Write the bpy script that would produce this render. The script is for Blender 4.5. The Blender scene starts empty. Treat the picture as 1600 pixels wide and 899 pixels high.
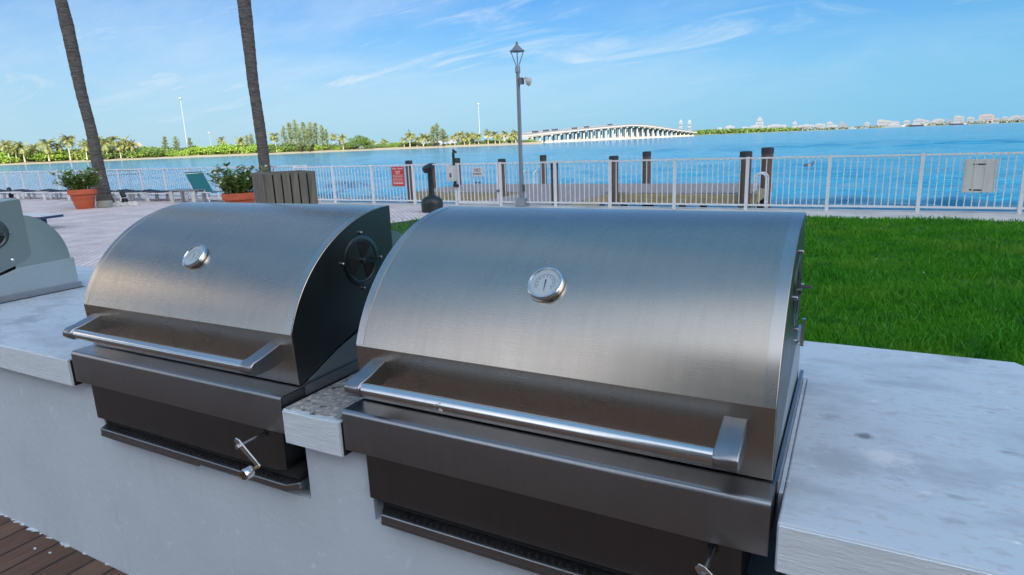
import bpy, math, random
import numpy as np
from mathutils import Vector, Matrix
random.seed(7); RNG = np.random.default_rng(7)
S = bpy.context.scene
COL = S.collection
# ------------------------------------------------------------------ camera
F_PX, PITCH, ROLL, YAW, EYE = 987.34, .2271, .0381, .498, 1.65
cy, sy = math.cos(YAW), math.sin(YAW)
fwd0 = np.array([-sy, cy, 0]); rt0 = np.array([cy, sy, 0]); up0 = np.array([0, 0, 1.])
FW = fwd0*math.cos(PITCH) - up0*math.sin(PITCH); UP = up0*math.cos(PITCH) + fwd0*math.sin(PITCH)
RT = rt0*math.cos(ROLL) - UP*math.sin(ROLL); UP = UP*math.cos(ROLL) + rt0*math.sin(ROLL)
cam = bpy.data.objects.new('camera', bpy.data.cameras.new('camera')); COL.objects.link(cam)
cam.matrix_world = Matrix(((RT[0], UP[0], -FW[0], 0), (RT[1], UP[1], -FW[1], 0), (RT[2], UP[2], -FW[2], EYE), (0, 0, 0, 1)))
cam.data.sensor_width = 36; cam.data.lens = 36*F_PX/1600
cam.data.clip_start = .05; cam.data.clip_end = 20000
S.camera = cam
# ------------------------------------------------------------------ light
SUN = Vector((.50, -.70, .43)).normalized()
SUN_EL = math.asin(SUN.z); SUN_ROT = math.atan2(SUN.x, SUN.y)
sun = bpy.data.objects.new('sun', bpy.data.lights.new('sun', 'SUN')); COL.objects.link(sun)
sun.data.energy = 3.8; sun.data.angle = math.radians(.5); sun.data.color = (1, .94, .84)
sun.rotation_euler = SUN.to_track_quat('Z', 'Y').to_euler()
W = bpy.data.worlds.new('World'); S.world = W; W.use_nodes = True
nt = W.node_tree; nt.nodes.clear()
def N(t, kind, **kw):
    n = t.nodes.new(kind)
    for k, v in kw.items():
        if k == 'op': n.operation = v
        elif k == 'ins':
            for a, b in v.items(): n.inputs[a].default_value = b
        else: setattr(n, k, v)
    return n
sky = N(nt, 'ShaderNodeTexSky', sky_type='NISHITA', sun_disc=False, sun_elevation=SUN_EL, sun_rotation=SUN_ROT,
        altitude=0, air_density=1.0, dust_density=.35, ozone_density=2.2)
tint = N(nt, 'ShaderNodeMix', data_type='RGBA', blend_type='MULTIPLY'); tint.inputs[0].default_value = 1
tint.inputs[7].default_value = (.235, .58, .90, 1)
nt.links.new(sky.outputs[0], tint.inputs[6])
tc = N(nt, 'ShaderNodeTexCoord'); sep = N(nt, 'ShaderNodeSeparateXYZ'); nt.links.new(tc.outputs['Generated'], sep.inputs[0])
zz = N(nt, 'ShaderNodeMath', op='MAXIMUM'); nt.links.new(sep.outputs[2], zz.inputs[0]); zz.inputs[1].default_value = .0
za = N(nt, 'ShaderNodeMath', op='ADD'); nt.links.new(zz.outputs[0], za.inputs[0]); za.inputs[1].default_value = .22
dx = N(nt, 'ShaderNodeMath', op='DIVIDE'); dy = N(nt, 'ShaderNodeMath', op='DIVIDE')
nt.links.new(sep.outputs[0], dx.inputs[0]); nt.links.new(za.outputs[0], dx.inputs[1])
nt.links.new(sep.outputs[1], dy.inputs[0]); nt.links.new(za.outputs[0], dy.inputs[1])
cmb = N(nt, 'ShaderNodeCombineXYZ'); nt.links.new(dx.outputs[0], cmb.inputs[0]); nt.links.new(dy.outputs[0], cmb.inputs[1])
def cloud(rot, sx_, sy_, sc, lo, hi, loc=(0, 0, 0), dist=1.2):
    m = N(nt, 'ShaderNodeMapping'); m.inputs['Rotation'].default_value = (0, 0, rot); m.inputs['Scale'].default_value = (sx_, sy_, 1); m.inputs['Location'].default_value = loc
    nt.links.new(cmb.outputs[0], m.inputs[0])
    n = N(nt, 'ShaderNodeTexNoise', ins={'Scale': sc, 'Detail': 9, 'Roughness': .62, 'Distortion': dist}); nt.links.new(m.outputs[0], n.inputs[0])
    r = N(nt, 'ShaderNodeMapRange', ins={1: lo, 2: hi, 3: 0., 4: 1.}); r.interpolation_type = 'SMOOTHSTEP'; nt.links.new(n.outputs[0], r.inputs[0])
    return r
c1 = cloud(.35, .9, 2.2, 1.15, .50, .72, (3.1, 1.7, 0), .9); c2 = cloud(.2, .35, .7, 1.1, .40, .68, (1.4, 5.2, 0), .6)
c3 = cloud(.55, 1.2, 4.6, 1.2, .55, .76, (8.3, 2.2, 0), 1.2)
lf_ = N(nt, 'ShaderNodeMapRange', ins={1: .25, 2: -.75, 3: .25, 4: 1.}); nt.links.new(sep.outputs[0], lf_.inputs[0])
cl = N(nt, 'ShaderNodeMath', op='MULTIPLY'); nt.links.new(c1.outputs[0], cl.inputs[0]); nt.links.new(lf_.outputs[0], cl.inputs[1])
cl2 = N(nt, 'ShaderNodeMath', op='MULTIPLY'); nt.links.new(c2.outputs[0], cl2.inputs[0]); nt.links.new(lf_.outputs[0], cl2.inputs[1]); c2 = cl2
mul = N(nt, 'ShaderNodeMath', op='MULTIPLY'); nt.links.new(cl.outputs[0], mul.inputs[0]); mul.inputs[1].default_value = .88
m2 = N(nt, 'ShaderNodeMath', op='MULTIPLY'); nt.links.new(c2.outputs[0], m2.inputs[0]); m2.inputs[1].default_value = .46
m3 = N(nt, 'ShaderNodeMath', op='MULTIPLY'); nt.links.new(c3.outputs[0], m3.inputs[0]); m3.inputs[1].default_value = .26
ad = N(nt, 'ShaderNodeMath', op='MAXIMUM'); nt.links.new(mul.outputs[0], ad.inputs[0]); nt.links.new(m2.outputs[0], ad.inputs[1])
ad2 = N(nt, 'ShaderNodeMath', op='MAXIMUM'); nt.links.new(ad.outputs[0], ad2.inputs[0]); nt.links.new(m3.outputs[0], ad2.inputs[1])
zen = N(nt, 'ShaderNodeMapRange', ins={1: .02, 2: .25, 3: 0., 4: 1.}); zen.interpolation_type = 'SMOOTHSTEP'; nt.links.new(sep.outputs[2], zen.inputs[0])
bd_ = N(nt, 'ShaderNodeVectorMath', operation='DOT_PRODUCT'); nt.links.new(tc.outputs['Generated'], bd_.inputs[0]); bd_.inputs[1].default_value = (.62, -.78, 0)
bk = N(nt, 'ShaderNodeMapRange', ins={1: -.05, 2: .75, 3: 0., 4: 1.}); nt.links.new(bd_.outputs['Value'], bk.inputs[0])
zb_ = N(nt, 'ShaderNodeMath', op='MULTIPLY'); nt.links.new(zen.outputs[0], zb_.inputs[0]); nt.links.new(bk.outputs[0], zb_.inputs[1])
up = N(nt, 'ShaderNodeMapRange', ins={1: .015, 2: .10, 3: 0., 4: 1.}); nt.links.new(sep.outputs[2], up.inputs[0])
fin = N(nt, 'ShaderNodeMath', op='MULTIPLY'); nt.links.new(ad2.outputs[0], fin.inputs[0]); nt.links.new(up.outputs[0], fin.inputs[1])
CLOUD = (5.4, 6.2, 6.9, 1)
# pale haze low on the horizon, whiter to the left
hzc = N(nt, 'ShaderNodeMix', data_type='RGBA'); hzc.inputs[6].default_value = (1.75, 4.1, 6.1, 1); hzc.inputs[7].default_value = (3.5, 5.0, 6.0, 1)
hl_ = N(nt, 'ShaderNodeMapRange', ins={1: .1, 2: -.8, 3: 0., 4: 1.}); nt.links.new(sep.outputs[0], hl_.inputs[0]); nt.links.new(hl_.outputs[0], hzc.inputs[0])
hz_ = N(nt, 'ShaderNodeMapRange', ins={1: 0., 2: .26, 3: .85, 4: 0.}); hz_.interpolation_type = 'SMOOTHSTEP'; nt.links.new(sep.outputs[2], hz_.inputs[0])
hm_ = N(nt, 'ShaderNodeMix', data_type='RGBA'); nt.links.new(tint.outputs[2], hm_.inputs[6]); nt.links.new(hzc.outputs[2], hm_.inputs[7]); nt.links.new(hz_.outputs[0], hm_.inputs[0]); tint = hm_
zv = N(nt, 'ShaderNodeMapRange', ins={1: .36, 2: .80, 3: 0., 4: .50}); zv.interpolation_type = 'SMOOTHSTEP'; nt.links.new(sep.outputs[2], zv.inputs[0])  # blue overhead veil, added to brighten the lid reflections and fill
vm_ = N(nt, 'ShaderNodeMix', data_type='RGBA'); vm_.inputs[7].default_value = (1.9, 4.6, 7.8, 1); nt.links.new(tint.outputs[2], vm_.inputs[6]); nt.links.new(zv.outputs[0], vm_.inputs[0]); tint = vm_
cm = N(nt, 'ShaderNodeMix', data_type='RGBA'); cm.inputs[7].default_value = CLOUD
nt.links.new(tint.outputs[2], cm.inputs[6]); nt.links.new(fin.outputs[0], cm.inputs[0])
c4 = cloud(.9, .5, .8, .8, .12, .55, (5.3, 9.1, 0), .8)  # unseen cloud bank behind the camera, added to brighten the shaded foreground
zc = N(nt, 'ShaderNodeMath', op='MULTIPLY'); nt.links.new(zb_.outputs[0], zc.inputs[0]); nt.links.new(c4.outputs[0], zc.inputs[1])
cm2 = N(nt, 'ShaderNodeMix', data_type='RGBA'); cm2.inputs[7].default_value = (20, 20, 20.4, 1)
nt.links.new(cm.outputs[2], cm2.inputs[6]); nt.links.new(zc.outputs[0], cm2.inputs[0]); cm = cm2
bg = N(nt, 'ShaderNodeBackground', ins={1: .05}); nt.links.new(cm.outputs[2], bg.inputs[0])
wo = N(nt, 'ShaderNodeOutputWorld'); nt.links.new(bg.outputs[0], wo.inputs[0])
S.view_settings.view_transform = 'Standard'; S.view_settings.look = 'None'; S.view_settings.gamma = 1
S.view_settings.exposure = 1.5; S.view_settings.use_curve_mapping = False
S.cycles.use_denoising = True; S.cycles.max_bounces = 8; S.cycles.caustics_reflective = False

# ------------------------------------------------------------------ helpers
def ray(u, v): return RT*(u-800)/F_PX - UP*(v-449.5)/F_PX + FW
def at(u, v, z=0.):
    d = ray(u, v); return np.array([0, 0, EYE]) + d*(z-EYE)/d[2]
def aty(u, v, y):
    d = ray(u, v); return np.array([0, 0, EYE]) + d*y/d[1]
def hv(u):
    a, b = ray(u, 0), ray(u, 1); return a[2]/(a[2]-b[2])
def far(u, dist, z=0.):                       # a point at horizontal distance dist in the direction of column u
    d = ray(u, hv(u)); h = math.hypot(d[0], d[1]); return np.array([d[0]/h*dist, d[1]/h*dist, z])
def height_at(u, v, p):
    d = ray(u, v); t = (p[0]*d[0]+p[1]*d[1])/(d[0]**2+d[1]**2); return EYE + t*d[2]

class MB:
    def __init__(s): s.v = []; s.f = []
    def add(s, vs, fs):
        o = len(s.v); s.v += [tuple(map(float, p)) for p in vs]; s.f += [tuple(i+o for i in f) for f in fs]; return s
    def box(s, c, d, rz=0, rx=0, ry=0):
        M = Matrix.Translation(c) @ Matrix.Rotation(rz, 4, 'Z') @ Matrix.Rotation(ry, 4, 'Y') @ Matrix.Rotation(rx, 4, 'X')
        h = [x/2 for x in d]
        vs = [M @ Vector((a*h[0], b*h[1], c_*h[2])) for a in (-1, 1) for b in (-1, 1) for c_ in (-1, 1)]
        return s.add(vs, [(0, 1, 3, 2), (4, 6, 7, 5), (0, 4, 5, 1), (2, 3, 7, 6), (0, 2, 6, 4), (1, 5, 7, 3)])
    def bx(s, x0, x1, y0, y1, z0, z1): return s.box(((x0+x1)/2, (y0+y1)/2, (z0+z1)/2), (abs(x1-x0), abs(y1-y0), abs(z1-z0)))
    def tube(s, pts, r, n=10, cap=True):
        pts = [Vector(p) for p in pts]; rs = r if hasattr(r, '__len__') else [r]*len(pts)
        vs = []; fs = []; prev = None
        for i, p in enumerate(pts):
            t = (pts[min(i+1, len(pts)-1)] - pts[max(i-1, 0)]).normalized()
            if prev is None: a = t.cross(Vector((0, 0, 1)) if abs(t.z) < .9 else Vector((1, 0, 0))).normalized()
            else: a = (prev - t*prev.dot(t)).normalized()
            prev = a; b = t.cross(a)
            vs += [p + (a*math.cos(2*math.pi*k/n) + b*math.sin(2*math.pi*k/n))*rs[i] for k in range(n)]
        for i in range(len(pts)-1):
            for k in range(n): fs.append((i*n+k, i*n+(k+1) % n, (i+1)*n+(k+1) % n, (i+1)*n+k))
        if cap: fs += [tuple(range(n))[::-1], tuple((len(pts)-1)*n+k for k in range(n))]
        return s.add(vs, fs)
    def prism(s, poly, axis, a, b):           # poly in the other two axes, extruded from a to b
        n = len(poly)
        def P(p, t): return {'x': (t, p[0], p[1]), 'y': (p[0], t, p[1]), 'z': (p[0], p[1], t)}[axis]
        vs = [P(p, a) for p in poly] + [P(p, b) for p in poly]
        fs = [tuple(range(n)), tuple(range(n, 2*n))[::-1]] + [(i, i+n, (i+1) % n+n, (i+1) % n) for i in range(n)]
        return s.add(vs, fs)
    def lathe(s, prof, c=(0, 0, 0), n=24, M=None):
        vs = []; fs = []
        for r, z in prof:
            for k in range(n):
                a = 2*math.pi*k/n; p = Vector((r*math.cos(a), r*math.sin(a), z))
                if M is not None: p = M @ p
                vs.append(p + Vector(c))
        m = len(prof)
        for i in range(m-1):
            for k in range(n): fs.append((i*n+k, i*n+(k+1) % n, (i+1)*n+(k+1) % n, (i+1)*n+k))
        fs += [tuple(range(n))[::-1], tuple((m-1)*n+k for k in range(n))]
        return s.add(vs, fs)
    def build(s, name, mat, parent=None, loc=None, smooth=None, bevel=0):
        o3 = Vector(loc) if loc is not None else (Vector(parent['_o']) if parent is not None else Vector((0, 0, 0)))
        me = bpy.data.meshes.new(name)
        me.from_pydata([tuple(Vector(p)-o3) for p in s.v], [], s.f); me.validate()
        import bmesh
        bm = bmesh.new(); bm.from_mesh(me); bmesh.ops.recalc_face_normals(bm, faces=bm.faces); bm.to_mesh(me); bm.free()
        if smooth:
            me.shade_smooth(); me.set_sharp_from_angle(angle=math.radians(smooth))
        me.materials.append(mat)
        o = bpy.data.objects.new(name, me); COL.objects.link(o)
        if parent is not None: o.parent = parent; o['_o'] = parent['_o']
        else: o.location = o3; o['_o'] = tuple(o3)
        if bevel:
            b = o.modifiers.new('bevel', 'BEVEL'); b.width = bevel; b.segments = 2; b.limit_method = 'ANGLE'; b.angle_limit = math.radians(40)
            b.harden_normals = False
        return o
def fast_mesh(name, verts, faces_n, idx, mat, parent=None, loc=(0, 0, 0)):
    me = bpy.data.meshes.new(name); nf = len(idx)//faces_n
    me.vertices.add(len(verts)); me.vertices.foreach_set('co', np.asarray(verts, np.float32).ravel())
    me.loops.add(len(idx)); me.loops.foreach_set('vertex_index', np.asarray(idx, np.int32))
    me.polygons.add(nf); me.polygons.foreach_set('loop_start', np.arange(nf, dtype=np.int32)*faces_n)
    me.update(calc_edges=True); me.materials.append(mat)
    o = bpy.data.objects.new(name, me); COL.objects.link(o); o.location = loc
    if parent is not None: o.parent = parent; o['_o'] = parent['_o']
    return o
def thing(name, loc, label, cat, group=None):
    o = bpy.data.objects.new(name, None); COL.objects.link(o); o.location = loc; o['_o'] = tuple(map(float, loc))
    o.empty_display_size = .1
    return tag(o, label, cat, group)
def tag(o, label, cat, group=None, kind=None):
    o['label'] = label; o['category'] = cat
    if group: o['group'] = group
    if kind: o['kind'] = kind
    return o
def struct(o): o['kind'] = 'structure'; return o
KIDS = {}
def copy_tree(o, parent=None):
    c = o.copy(); COL.objects.link(c)
    if parent is not None: c.parent = parent
    for ch in [x for x in list(COL.objects) if x.parent == o]: copy_tree(ch, c)
    return c

# ------------------------------------------------------------------ materials
def mat(name, col, rough=.6, metal=0., spec=.5, var=None, bump=None, coat=0.):
    """var = (colour2, scale, lo, hi, (sx,sy,sz)) noise mix; bump = (strength, scale, distance, (sx,sy,sz))"""
    m = bpy.data.materials.new(name); m.use_nodes = True; t = m.node_tree; b = t.nodes['Principled BSDF']
    b.inputs['Base Color'].default_value = (*col, 1); b.inputs['Roughness'].default_value = rough
    b.inputs['Metallic'].default_value = metal; b.inputs['Specular IOR Level'].default_value = spec; b.inputs['Coat Weight'].default_value = coat
    tc = N(t, 'ShaderNodeTexCoord')
    def noise(sc, scv, det=6, rough_=.6, obj=True):
        mp = N(t, 'ShaderNodeMapping'); mp.inputs['Scale'].default_value = scv; t.links.new(tc.outputs['Object'], mp.inputs[0])
        n = N(t, 'ShaderNodeTexNoise', ins={'Scale': sc, 'Detail': det, 'Roughness': rough_}); t.links.new(mp.outputs[0], n.inputs[0]); return n
    prev = None
    for vv in (var if isinstance(var, list) else [var] if var else []):
        c2, sc, lo, hi, scv = vv
        n = noise(sc, scv); r = N(t, 'ShaderNodeMapRange', ins={1: lo, 2: hi}); t.links.new(n.outputs[0], r.inputs[0])
        mx = N(t, 'ShaderNodeMix', data_type='RGBA'); mx.inputs[6].default_value = (*col, 1); mx.inputs[7].default_value = (*c2, 1)
        if prev is not None: t.links.new(prev, mx.inputs[6])
        t.links.new(r.outputs[0], mx.inputs[0]); prev = mx.outputs[2]
    if prev is not None: t.links.new(prev, b.inputs['Base Color'])
    if bump:
        st, sc, di, scv = bump; n = noise(sc, scv, 8)
        bp = N(t, 'ShaderNodeBump', ins={'Strength': st, 'Distance': di}); t.links.new(n.outputs[0], bp.inputs['Height']); t.links.new(bp.outputs[0], b.inputs['Normal'])
    return m
I3 = (1, 1, 1)
def steel(name, col=(.56, .55, .53), r0=.24, r1=.40, streak=(1, 60, 60), smudge=.6, aniso=.5):
    m = bpy.data.materials.new(name); m.use_nodes = True; t = m.node_tree; b = t.nodes['Principled BSDF']
    b.inputs['Metallic'].default_value = 1
    tc = N(t, 'ShaderNodeTexCoord')
    mp = N(t, 'ShaderNodeMapping'); mp.inputs['Scale'].default_value = streak; t.links.new(tc.outputs['Object'], mp.inputs[0])
    n1 = N(t, 'ShaderNodeTexNoise', ins={'Scale': 9., 'Detail': 5, 'Roughness': .7}); t.links.new(mp.outputs[0], n1.inputs[0])
    n2 = N(t, 'ShaderNodeTexNoise', ins={'Scale': 3.2, 'Detail': 7, 'Roughness': .65, 'Distortion': .6}); t.links.new(tc.outputs['Object'], n2.inputs[0])
    mp3 = N(t, 'ShaderNodeMapping'); mp3.inputs['Scale'].default_value = (14, 2, 1.2); t.links.new(tc.outputs['Object'], mp3.inputs[0])
    n3 = N(t, 'ShaderNodeTexNoise', ins={'Scale': 3., 'Detail': 6, 'Roughness': .7}); t.links.new(mp3.outputs[0], n3.inputs[0])
    mixn = N(t, 'ShaderNodeMix', data_type='FLOAT', ins={0: smudge}); t.links.new(n1.outputs[0], mixn.inputs[2]); t.links.new(n2.outputs[0], mixn.inputs[3])
    r = N(t, 'ShaderNodeMapRange', ins={1: .3, 2: .7, 3: r0, 4: r1}); t.links.new(mixn.outputs[0], r.inputs[0]); t.links.new(r.outputs[0], b.inputs['Roughness'])
    sm = N(t, 'ShaderNodeMapRange', ins={1: .45, 2: .85, 3: 0, 4: .30}); t.links.new(n3.outputs[0], sm.inputs[0])
    mx = N(t, 'ShaderNodeMix', data_type='RGBA'); mx.inputs[6].default_value = (*col, 1); mx.inputs[7].default_value = (col[0]*.62, col[1]*.60, col[2]*.58, 1)
    t.links.new(sm.outputs[0], mx.inputs[0]); t.links.new(mx.outputs[2], b.inputs['Base Color'])
    n5 = N(t, 'ShaderNodeTexNoise', ins={'Scale': 26., 'Detail': 4, 'Roughness': .6}); t.links.new(tc.outputs['Object'], n5.inputs[0])
    sp = N(t, 'ShaderNodeMapRange', ins={1: .70, 2: .78, 3: 0, 4: .30}); t.links.new(n5.outputs[0], sp.inputs[0])
    ra = N(t, 'ShaderNodeMath', op='ADD'); t.links.new(r.outputs[0], ra.inputs[0]); sq = N(t, 'ShaderNodeMath', op='MULTIPLY'); t.links.new(sp.outputs[0], sq.inputs[0]); sq.inputs[1].default_value = .5
    t.links.new(sq.outputs[0], ra.inputs[1]); t.links.new(ra.outputs[0], b.inputs['Roughness'])
    mz = N(t, 'ShaderNodeMix', data_type='RGBA'); mz.inputs[7].default_value = (col[0]*.7, col[1]*.68, col[2]*.66, 1); t.links.new(mx.outputs[2], mz.inputs[6]); t.links.new(sp.outputs[0], mz.inputs[0]); t.links.new(mz.outputs[2], b.inputs['Base Color'])
    b.inputs['Anisotropic'].default_value = aniso
    bp = N(t, 'ShaderNodeBump', ins={'Strength': .02, 'Distance': .002}); t.links.new(n1.outputs[0], bp.inputs['Height']); t.links.new(bp.outputs[0], b.inputs['Normal'])
    return m
M = dict(
    steel=steel('brushed_steel', (.345, .35, .37), aniso=.0), lidsteel=steel('lid_steel', (.475, .428, .375), .23, .34, aniso=.0),
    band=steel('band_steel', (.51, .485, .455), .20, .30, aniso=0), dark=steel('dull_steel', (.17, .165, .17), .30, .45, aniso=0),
    sooty=steel('tarnished_steel', (.13, .135, .135), .28, .42, aniso=0),  # dark mutual reflection between the grills is put into this colour
    basesteel=steel('pale_base_steel', (.47, .51, .515), .36, .48, aniso=0),
    drum=steel('weathered_steel', (.33, .375, .37), .35, .5, aniso=0),
    polish=steel('polished_steel', (.72, .72, .72), .10, .18, aniso=0), chrome=mat('chrome', (.8, .8, .8), .12, 1),
    brass=mat('brass', (.65, .42, .15), .3, 1), black=mat('black_plastic', (.015, .017, .02), .45), gap=mat('soot', (.008, .008, .009), .9),  # gap: soot on slab ends, dark stand-in for shade in openings
    dial=mat('dial_face', (.43, .50, .54), .45), ink=mat('dial_ink', (.03, .03, .04), .5), dialgrey=mat('dial_grey', (.10, .12, .14), .5),
)
M['slab'] = mat('painted_slab', (.56, .635, .70), .55, var=[((.42, .48, .54), 2.8, .48, .66, (1.6, 3.5, 1)), ((.29, .31, .35), 7.5, .62, .76, (1, 2.2, 1)), ((.50, .53, .57), 34, .52, .66, (1, 2.0, 1)), ((.80, .82, .84), 16, .66, .74, (1, 2, 1))], bump=(.25, 30, .004, (1, 2.5, 1)))
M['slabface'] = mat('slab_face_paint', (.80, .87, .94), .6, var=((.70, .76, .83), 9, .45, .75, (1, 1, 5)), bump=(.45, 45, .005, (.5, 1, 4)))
M['aggregate'] = mat('bare_aggregate', (.30, .29, .275), .8, var=[((.56, .55, .52), 60, .52, .62, I3), ((.06, .06, .065), 38, .56, .66, I3)], bump=(.7, 80, .004, I3))
M['wall'] = mat('painted_wall', (.665, .745, .83), .62, var=[((.60, .675, .755), 1.6, .4, .7, (1, 1, 1.5)), ((.59, .66, .735), 5, .58, .78, (4, 1, .6)), ((.74, .83, .92), 22, .6, .7, I3)], bump=(.35, 22, .004, (1, 1, 1.6)))
M['white'] = mat('white_fence_paint', (.72, .73, .76), .45, var=((.62, .63, .66), 3, .5, .8, I3))
M['concrete'] = mat('pale_concrete', (.56, .54, .51), .85, var=((.40, .38, .36), 1.2, .45, .7, I3), bump=(.3, 12, .01, I3))
M['wood_dock'] = mat('weathered_dock_wood', (.33, .295, .29), .8, var=((.23, .20, .20), 3, .4, .7, (6, .6, 1)), bump=(.3, 10, .01, (6, 1, 1)))
M['fascia'] = mat('treated_lumber', (.42, .34, .17), .8, var=((.26, .22, .13), 2, .4, .7, (1, 1, 5)))
M['pile'] = mat('brown_pile_wood', (.13, .085, .07), .8, var=((.07, .05, .045), 4, .4, .7, (4, 4, .6)), bump=(.4, 8, .02, (4, 4, .5)))
M['cap'] = mat('pile_cap', (.035, .035, .045), .6)
M['slat'] = mat('grey_slat_wood', (.17, .155, .125), .8, var=((.09, .085, .075), 3, .4, .7, (6, 6, .5)), bump=(.3, 10, .01, (6, 6, .6)))
M['trunk'] = mat('palm_bark', (.135, .12, .11), .9, var=[((.06, .054, .052), 3, .4, .65, (1, 1, 7)), ((.19, .175, .16), 9, .58, .7, (1, 1, 3))], bump=(1., 5, .10, (1, 1, 5)))
M['ftrunk'] = mat('pale_palm_trunk', (.38, .33, .26), .9)
M['terra'] = mat('terracotta', (.52, .11, .048), .75, var=((.38, .085, .04), 4, .45, .75, (1, 1, 3)), bump=(.15, 14, .01, I3))
M['soil'] = mat('soil', (.04, .03, .02), .95)
M['leaf'] = mat('croton_leaf', (.13, .22, .045), .45, var=[((.22, .25, .05), 6, .52, .62, I3), ((.14, .05, .03), 9, .66, .74, I3)])
M['petal'] = mat('white_petal', (.75, .75, .72), .6)
M['red'] = mat('sign_red', (.52, .035, .035), .5); M['signwhite'] = mat('sign_white', (.62, .63, .65), .5); M['signink'] = mat('sign_ink', (.04, .04, .06), .6)
M['pinkink'] = mat('faded_sign_ink', (.70, .48, .48), .6)
M['board'] = mat('grey_plastic_board', (.60, .61, .59), .55, var=((.52, .53, .52), 3, .4, .7, (4, 1, .4)))
M['pole'] = mat('grey_pole_paint', (.22, .25, .30), .45, .3); M['lampglass'] = mat('lamp_glass', (.55, .65, .7), .15)
M['lampglass'].node_tree.nodes['Principled BSDF'].inputs['Transmission Weight'].default_value = .95
M['urn'] = mat('black_receptacle', (.012, .02, .024), .4, var=((.02, .035, .035), 4, .5, .8, I3))
M['sling'] = mat('navy_sling', (.02, .03, .055), .8); M['lframe'] = mat('white_lounger_frame', (.62, .63, .64), .45)
M['teal'] = mat('teal_sling', (.01, .13, .15), .75); M['navy'] = mat('navy_board', (.02, .045, .13), .5)
M['stone'] = mat('limestone', (.30, .32, .28), .9, bump=(.5, 9, .03, I3)); M['rubble'] = mat('white_gravel', (.62, .60, .58), .9)
M['bridge'] = mat('bridge_concrete', (.44, .395, .34), .8); M['bridgeblue'] = mat('bridge_steel_teal', (.10, .30, .33), .6)
M['citywhite'] = mat('city_white', (.185, .20, .225), .7); M['citygrey'] = mat('city_grey', (.12, .15, .19), .7); M['citypink'] = mat('city_pink', (.215, .18, .185), .7)  # city whites and greys blued to suggest distance haze
M['cityglass'] = mat('city_glass', (.16, .22, .30), .2); M['farband'] = mat('far_shore_trees', (.12, .16, .15), .9, var=((.20, .20, .19), .02, .45, .6, I3))
M['mast'] = mat('white_mast', (.32, .34, .38), .5); M['car'] = mat('dark_car', (.05, .05, .06), .3); M['boatdark'] = mat('dark_hull', (.03, .03, .05), .4)
M['tire'] = mat('rubber', (.02, .02, .02), .8)
M['sand'] = mat('pale_sand', (.27, .235, .17), .95, var=((.30, .27, .19), .15, .45, .65, I3))
M['turf'] = mat('far_turf', (.14, .17, .05), .95, var=((.20, .18, .09), .05, .45, .6, I3))
def leafmat(name, a, b_, tr=.25, sc=.25):
    m = mat(name, a, .55, var=(b_, sc, .38, .62, I3)); t = m.node_tree; p = t.nodes['Principled BSDF']
    src = p.inputs['Base Color'].links[0].from_socket
    d = N(t, 'ShaderNodeBsdfTranslucent'); t.links.new(src, d.inputs[0]); mx = N(t, 'ShaderNodeMixShader', ins={0: tr})
    t.links.new(p.outputs[0], mx.inputs[1]); t.links.new(d.outputs[0], mx.inputs[2]); t.links.new(mx.outputs[0], t.nodes['Material Output'].inputs[0])
    return m
M['mangrove'] = leafmat('mangrove_leaf', (.17, .30, .035), (.26, .37, .05)); M['olive'] = leafmat('dark_shrub_leaf', (.08, .15, .035), (.15, .23, .05))
M['pine'] = leafmat('casuarina_needles', (.16, .21, .09), (.24, .28, .13)); M['frond'] = leafmat('palm_frond', (.15, .19, .05), (.33, .32, .11), sc=.5)
M['seagrape'] = leafmat('round_tree_leaf', (.09, .16, .03), (.13, .21, .04))

# ground materials --------------------------------------------------
def brickmat(name, c1_, c2_, mortar, w, h, rot=0, msz=.012, rough=.85, off=.5):
    m = bpy.data.materials.new(name); m.use_nodes = True; t = m.node_tree; b = t.nodes['Principled BSDF']; b.inputs['Roughness'].default_value = rough
    tc = N(t, 'ShaderNodeTexCoord'); mp = N(t, 'ShaderNodeMapping'); mp.inputs['Rotation'].default_value = (0, 0, rot); t.links.new(tc.outputs['Object'], mp.inputs[0])
    br = N(t, 'ShaderNodeTexBrick', offset=off); br.inputs['Color1'].default_value = (*c1_, 1); br.inputs['Color2'].default_value = (*c2_, 1); br.inputs['Mortar'].default_value = (*mortar, 1)
    br.inputs['Scale'].default_value = 1; br.inputs['Mortar Size'].default_value = msz; br.inputs['Brick Width'].default_value = w; br.inputs['Row Height'].default_value = h
    t.links.new(mp.outputs[0], br.inputs[0])
    n = N(t, 'ShaderNodeTexNoise', ins={'Scale': 1.1, 'Detail': 8, 'Roughness': .65}); t.links.new(tc.outputs['Object'], n.inputs[0])
    r = N(t, 'ShaderNodeMapRange', ins={1: .3, 2: .75, 3: 1.12, 4: .66}); t.links.new(n.outputs[0], r.inputs[0])
    mx = N(t, 'ShaderNodeMix', data_type='RGBA', blend_type='MULTIPLY'); mx.inputs[0].default_value = 1
    t.links.new(br.outputs[0], mx.inputs[6]); t.links.new(r.outputs[0], mx.inputs[7]); t.links.new(mx.outputs[2], b.inputs['Base Color'])
    bp = N(t, 'ShaderNodeBump', ins={'Strength': .5, 'Distance': .006}); bp.invert = True; t.links.new(br.outputs['Fac'], bp.inputs['Height']); t.links.new(bp.outputs[0], b.inputs['Normal'])
    return m
M['paver'] = brickmat('pink_pavers', (.70, .60, .60), (.78, .675, .67), (.50, .44, .44), .22, .11, .785)
M['plank'] = brickmat('brown_boardwalk', (.135, .076, .050), (.195, .115, .078), (.022, .018, .016), 60., .135, math.pi/2, .007, .75)
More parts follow.
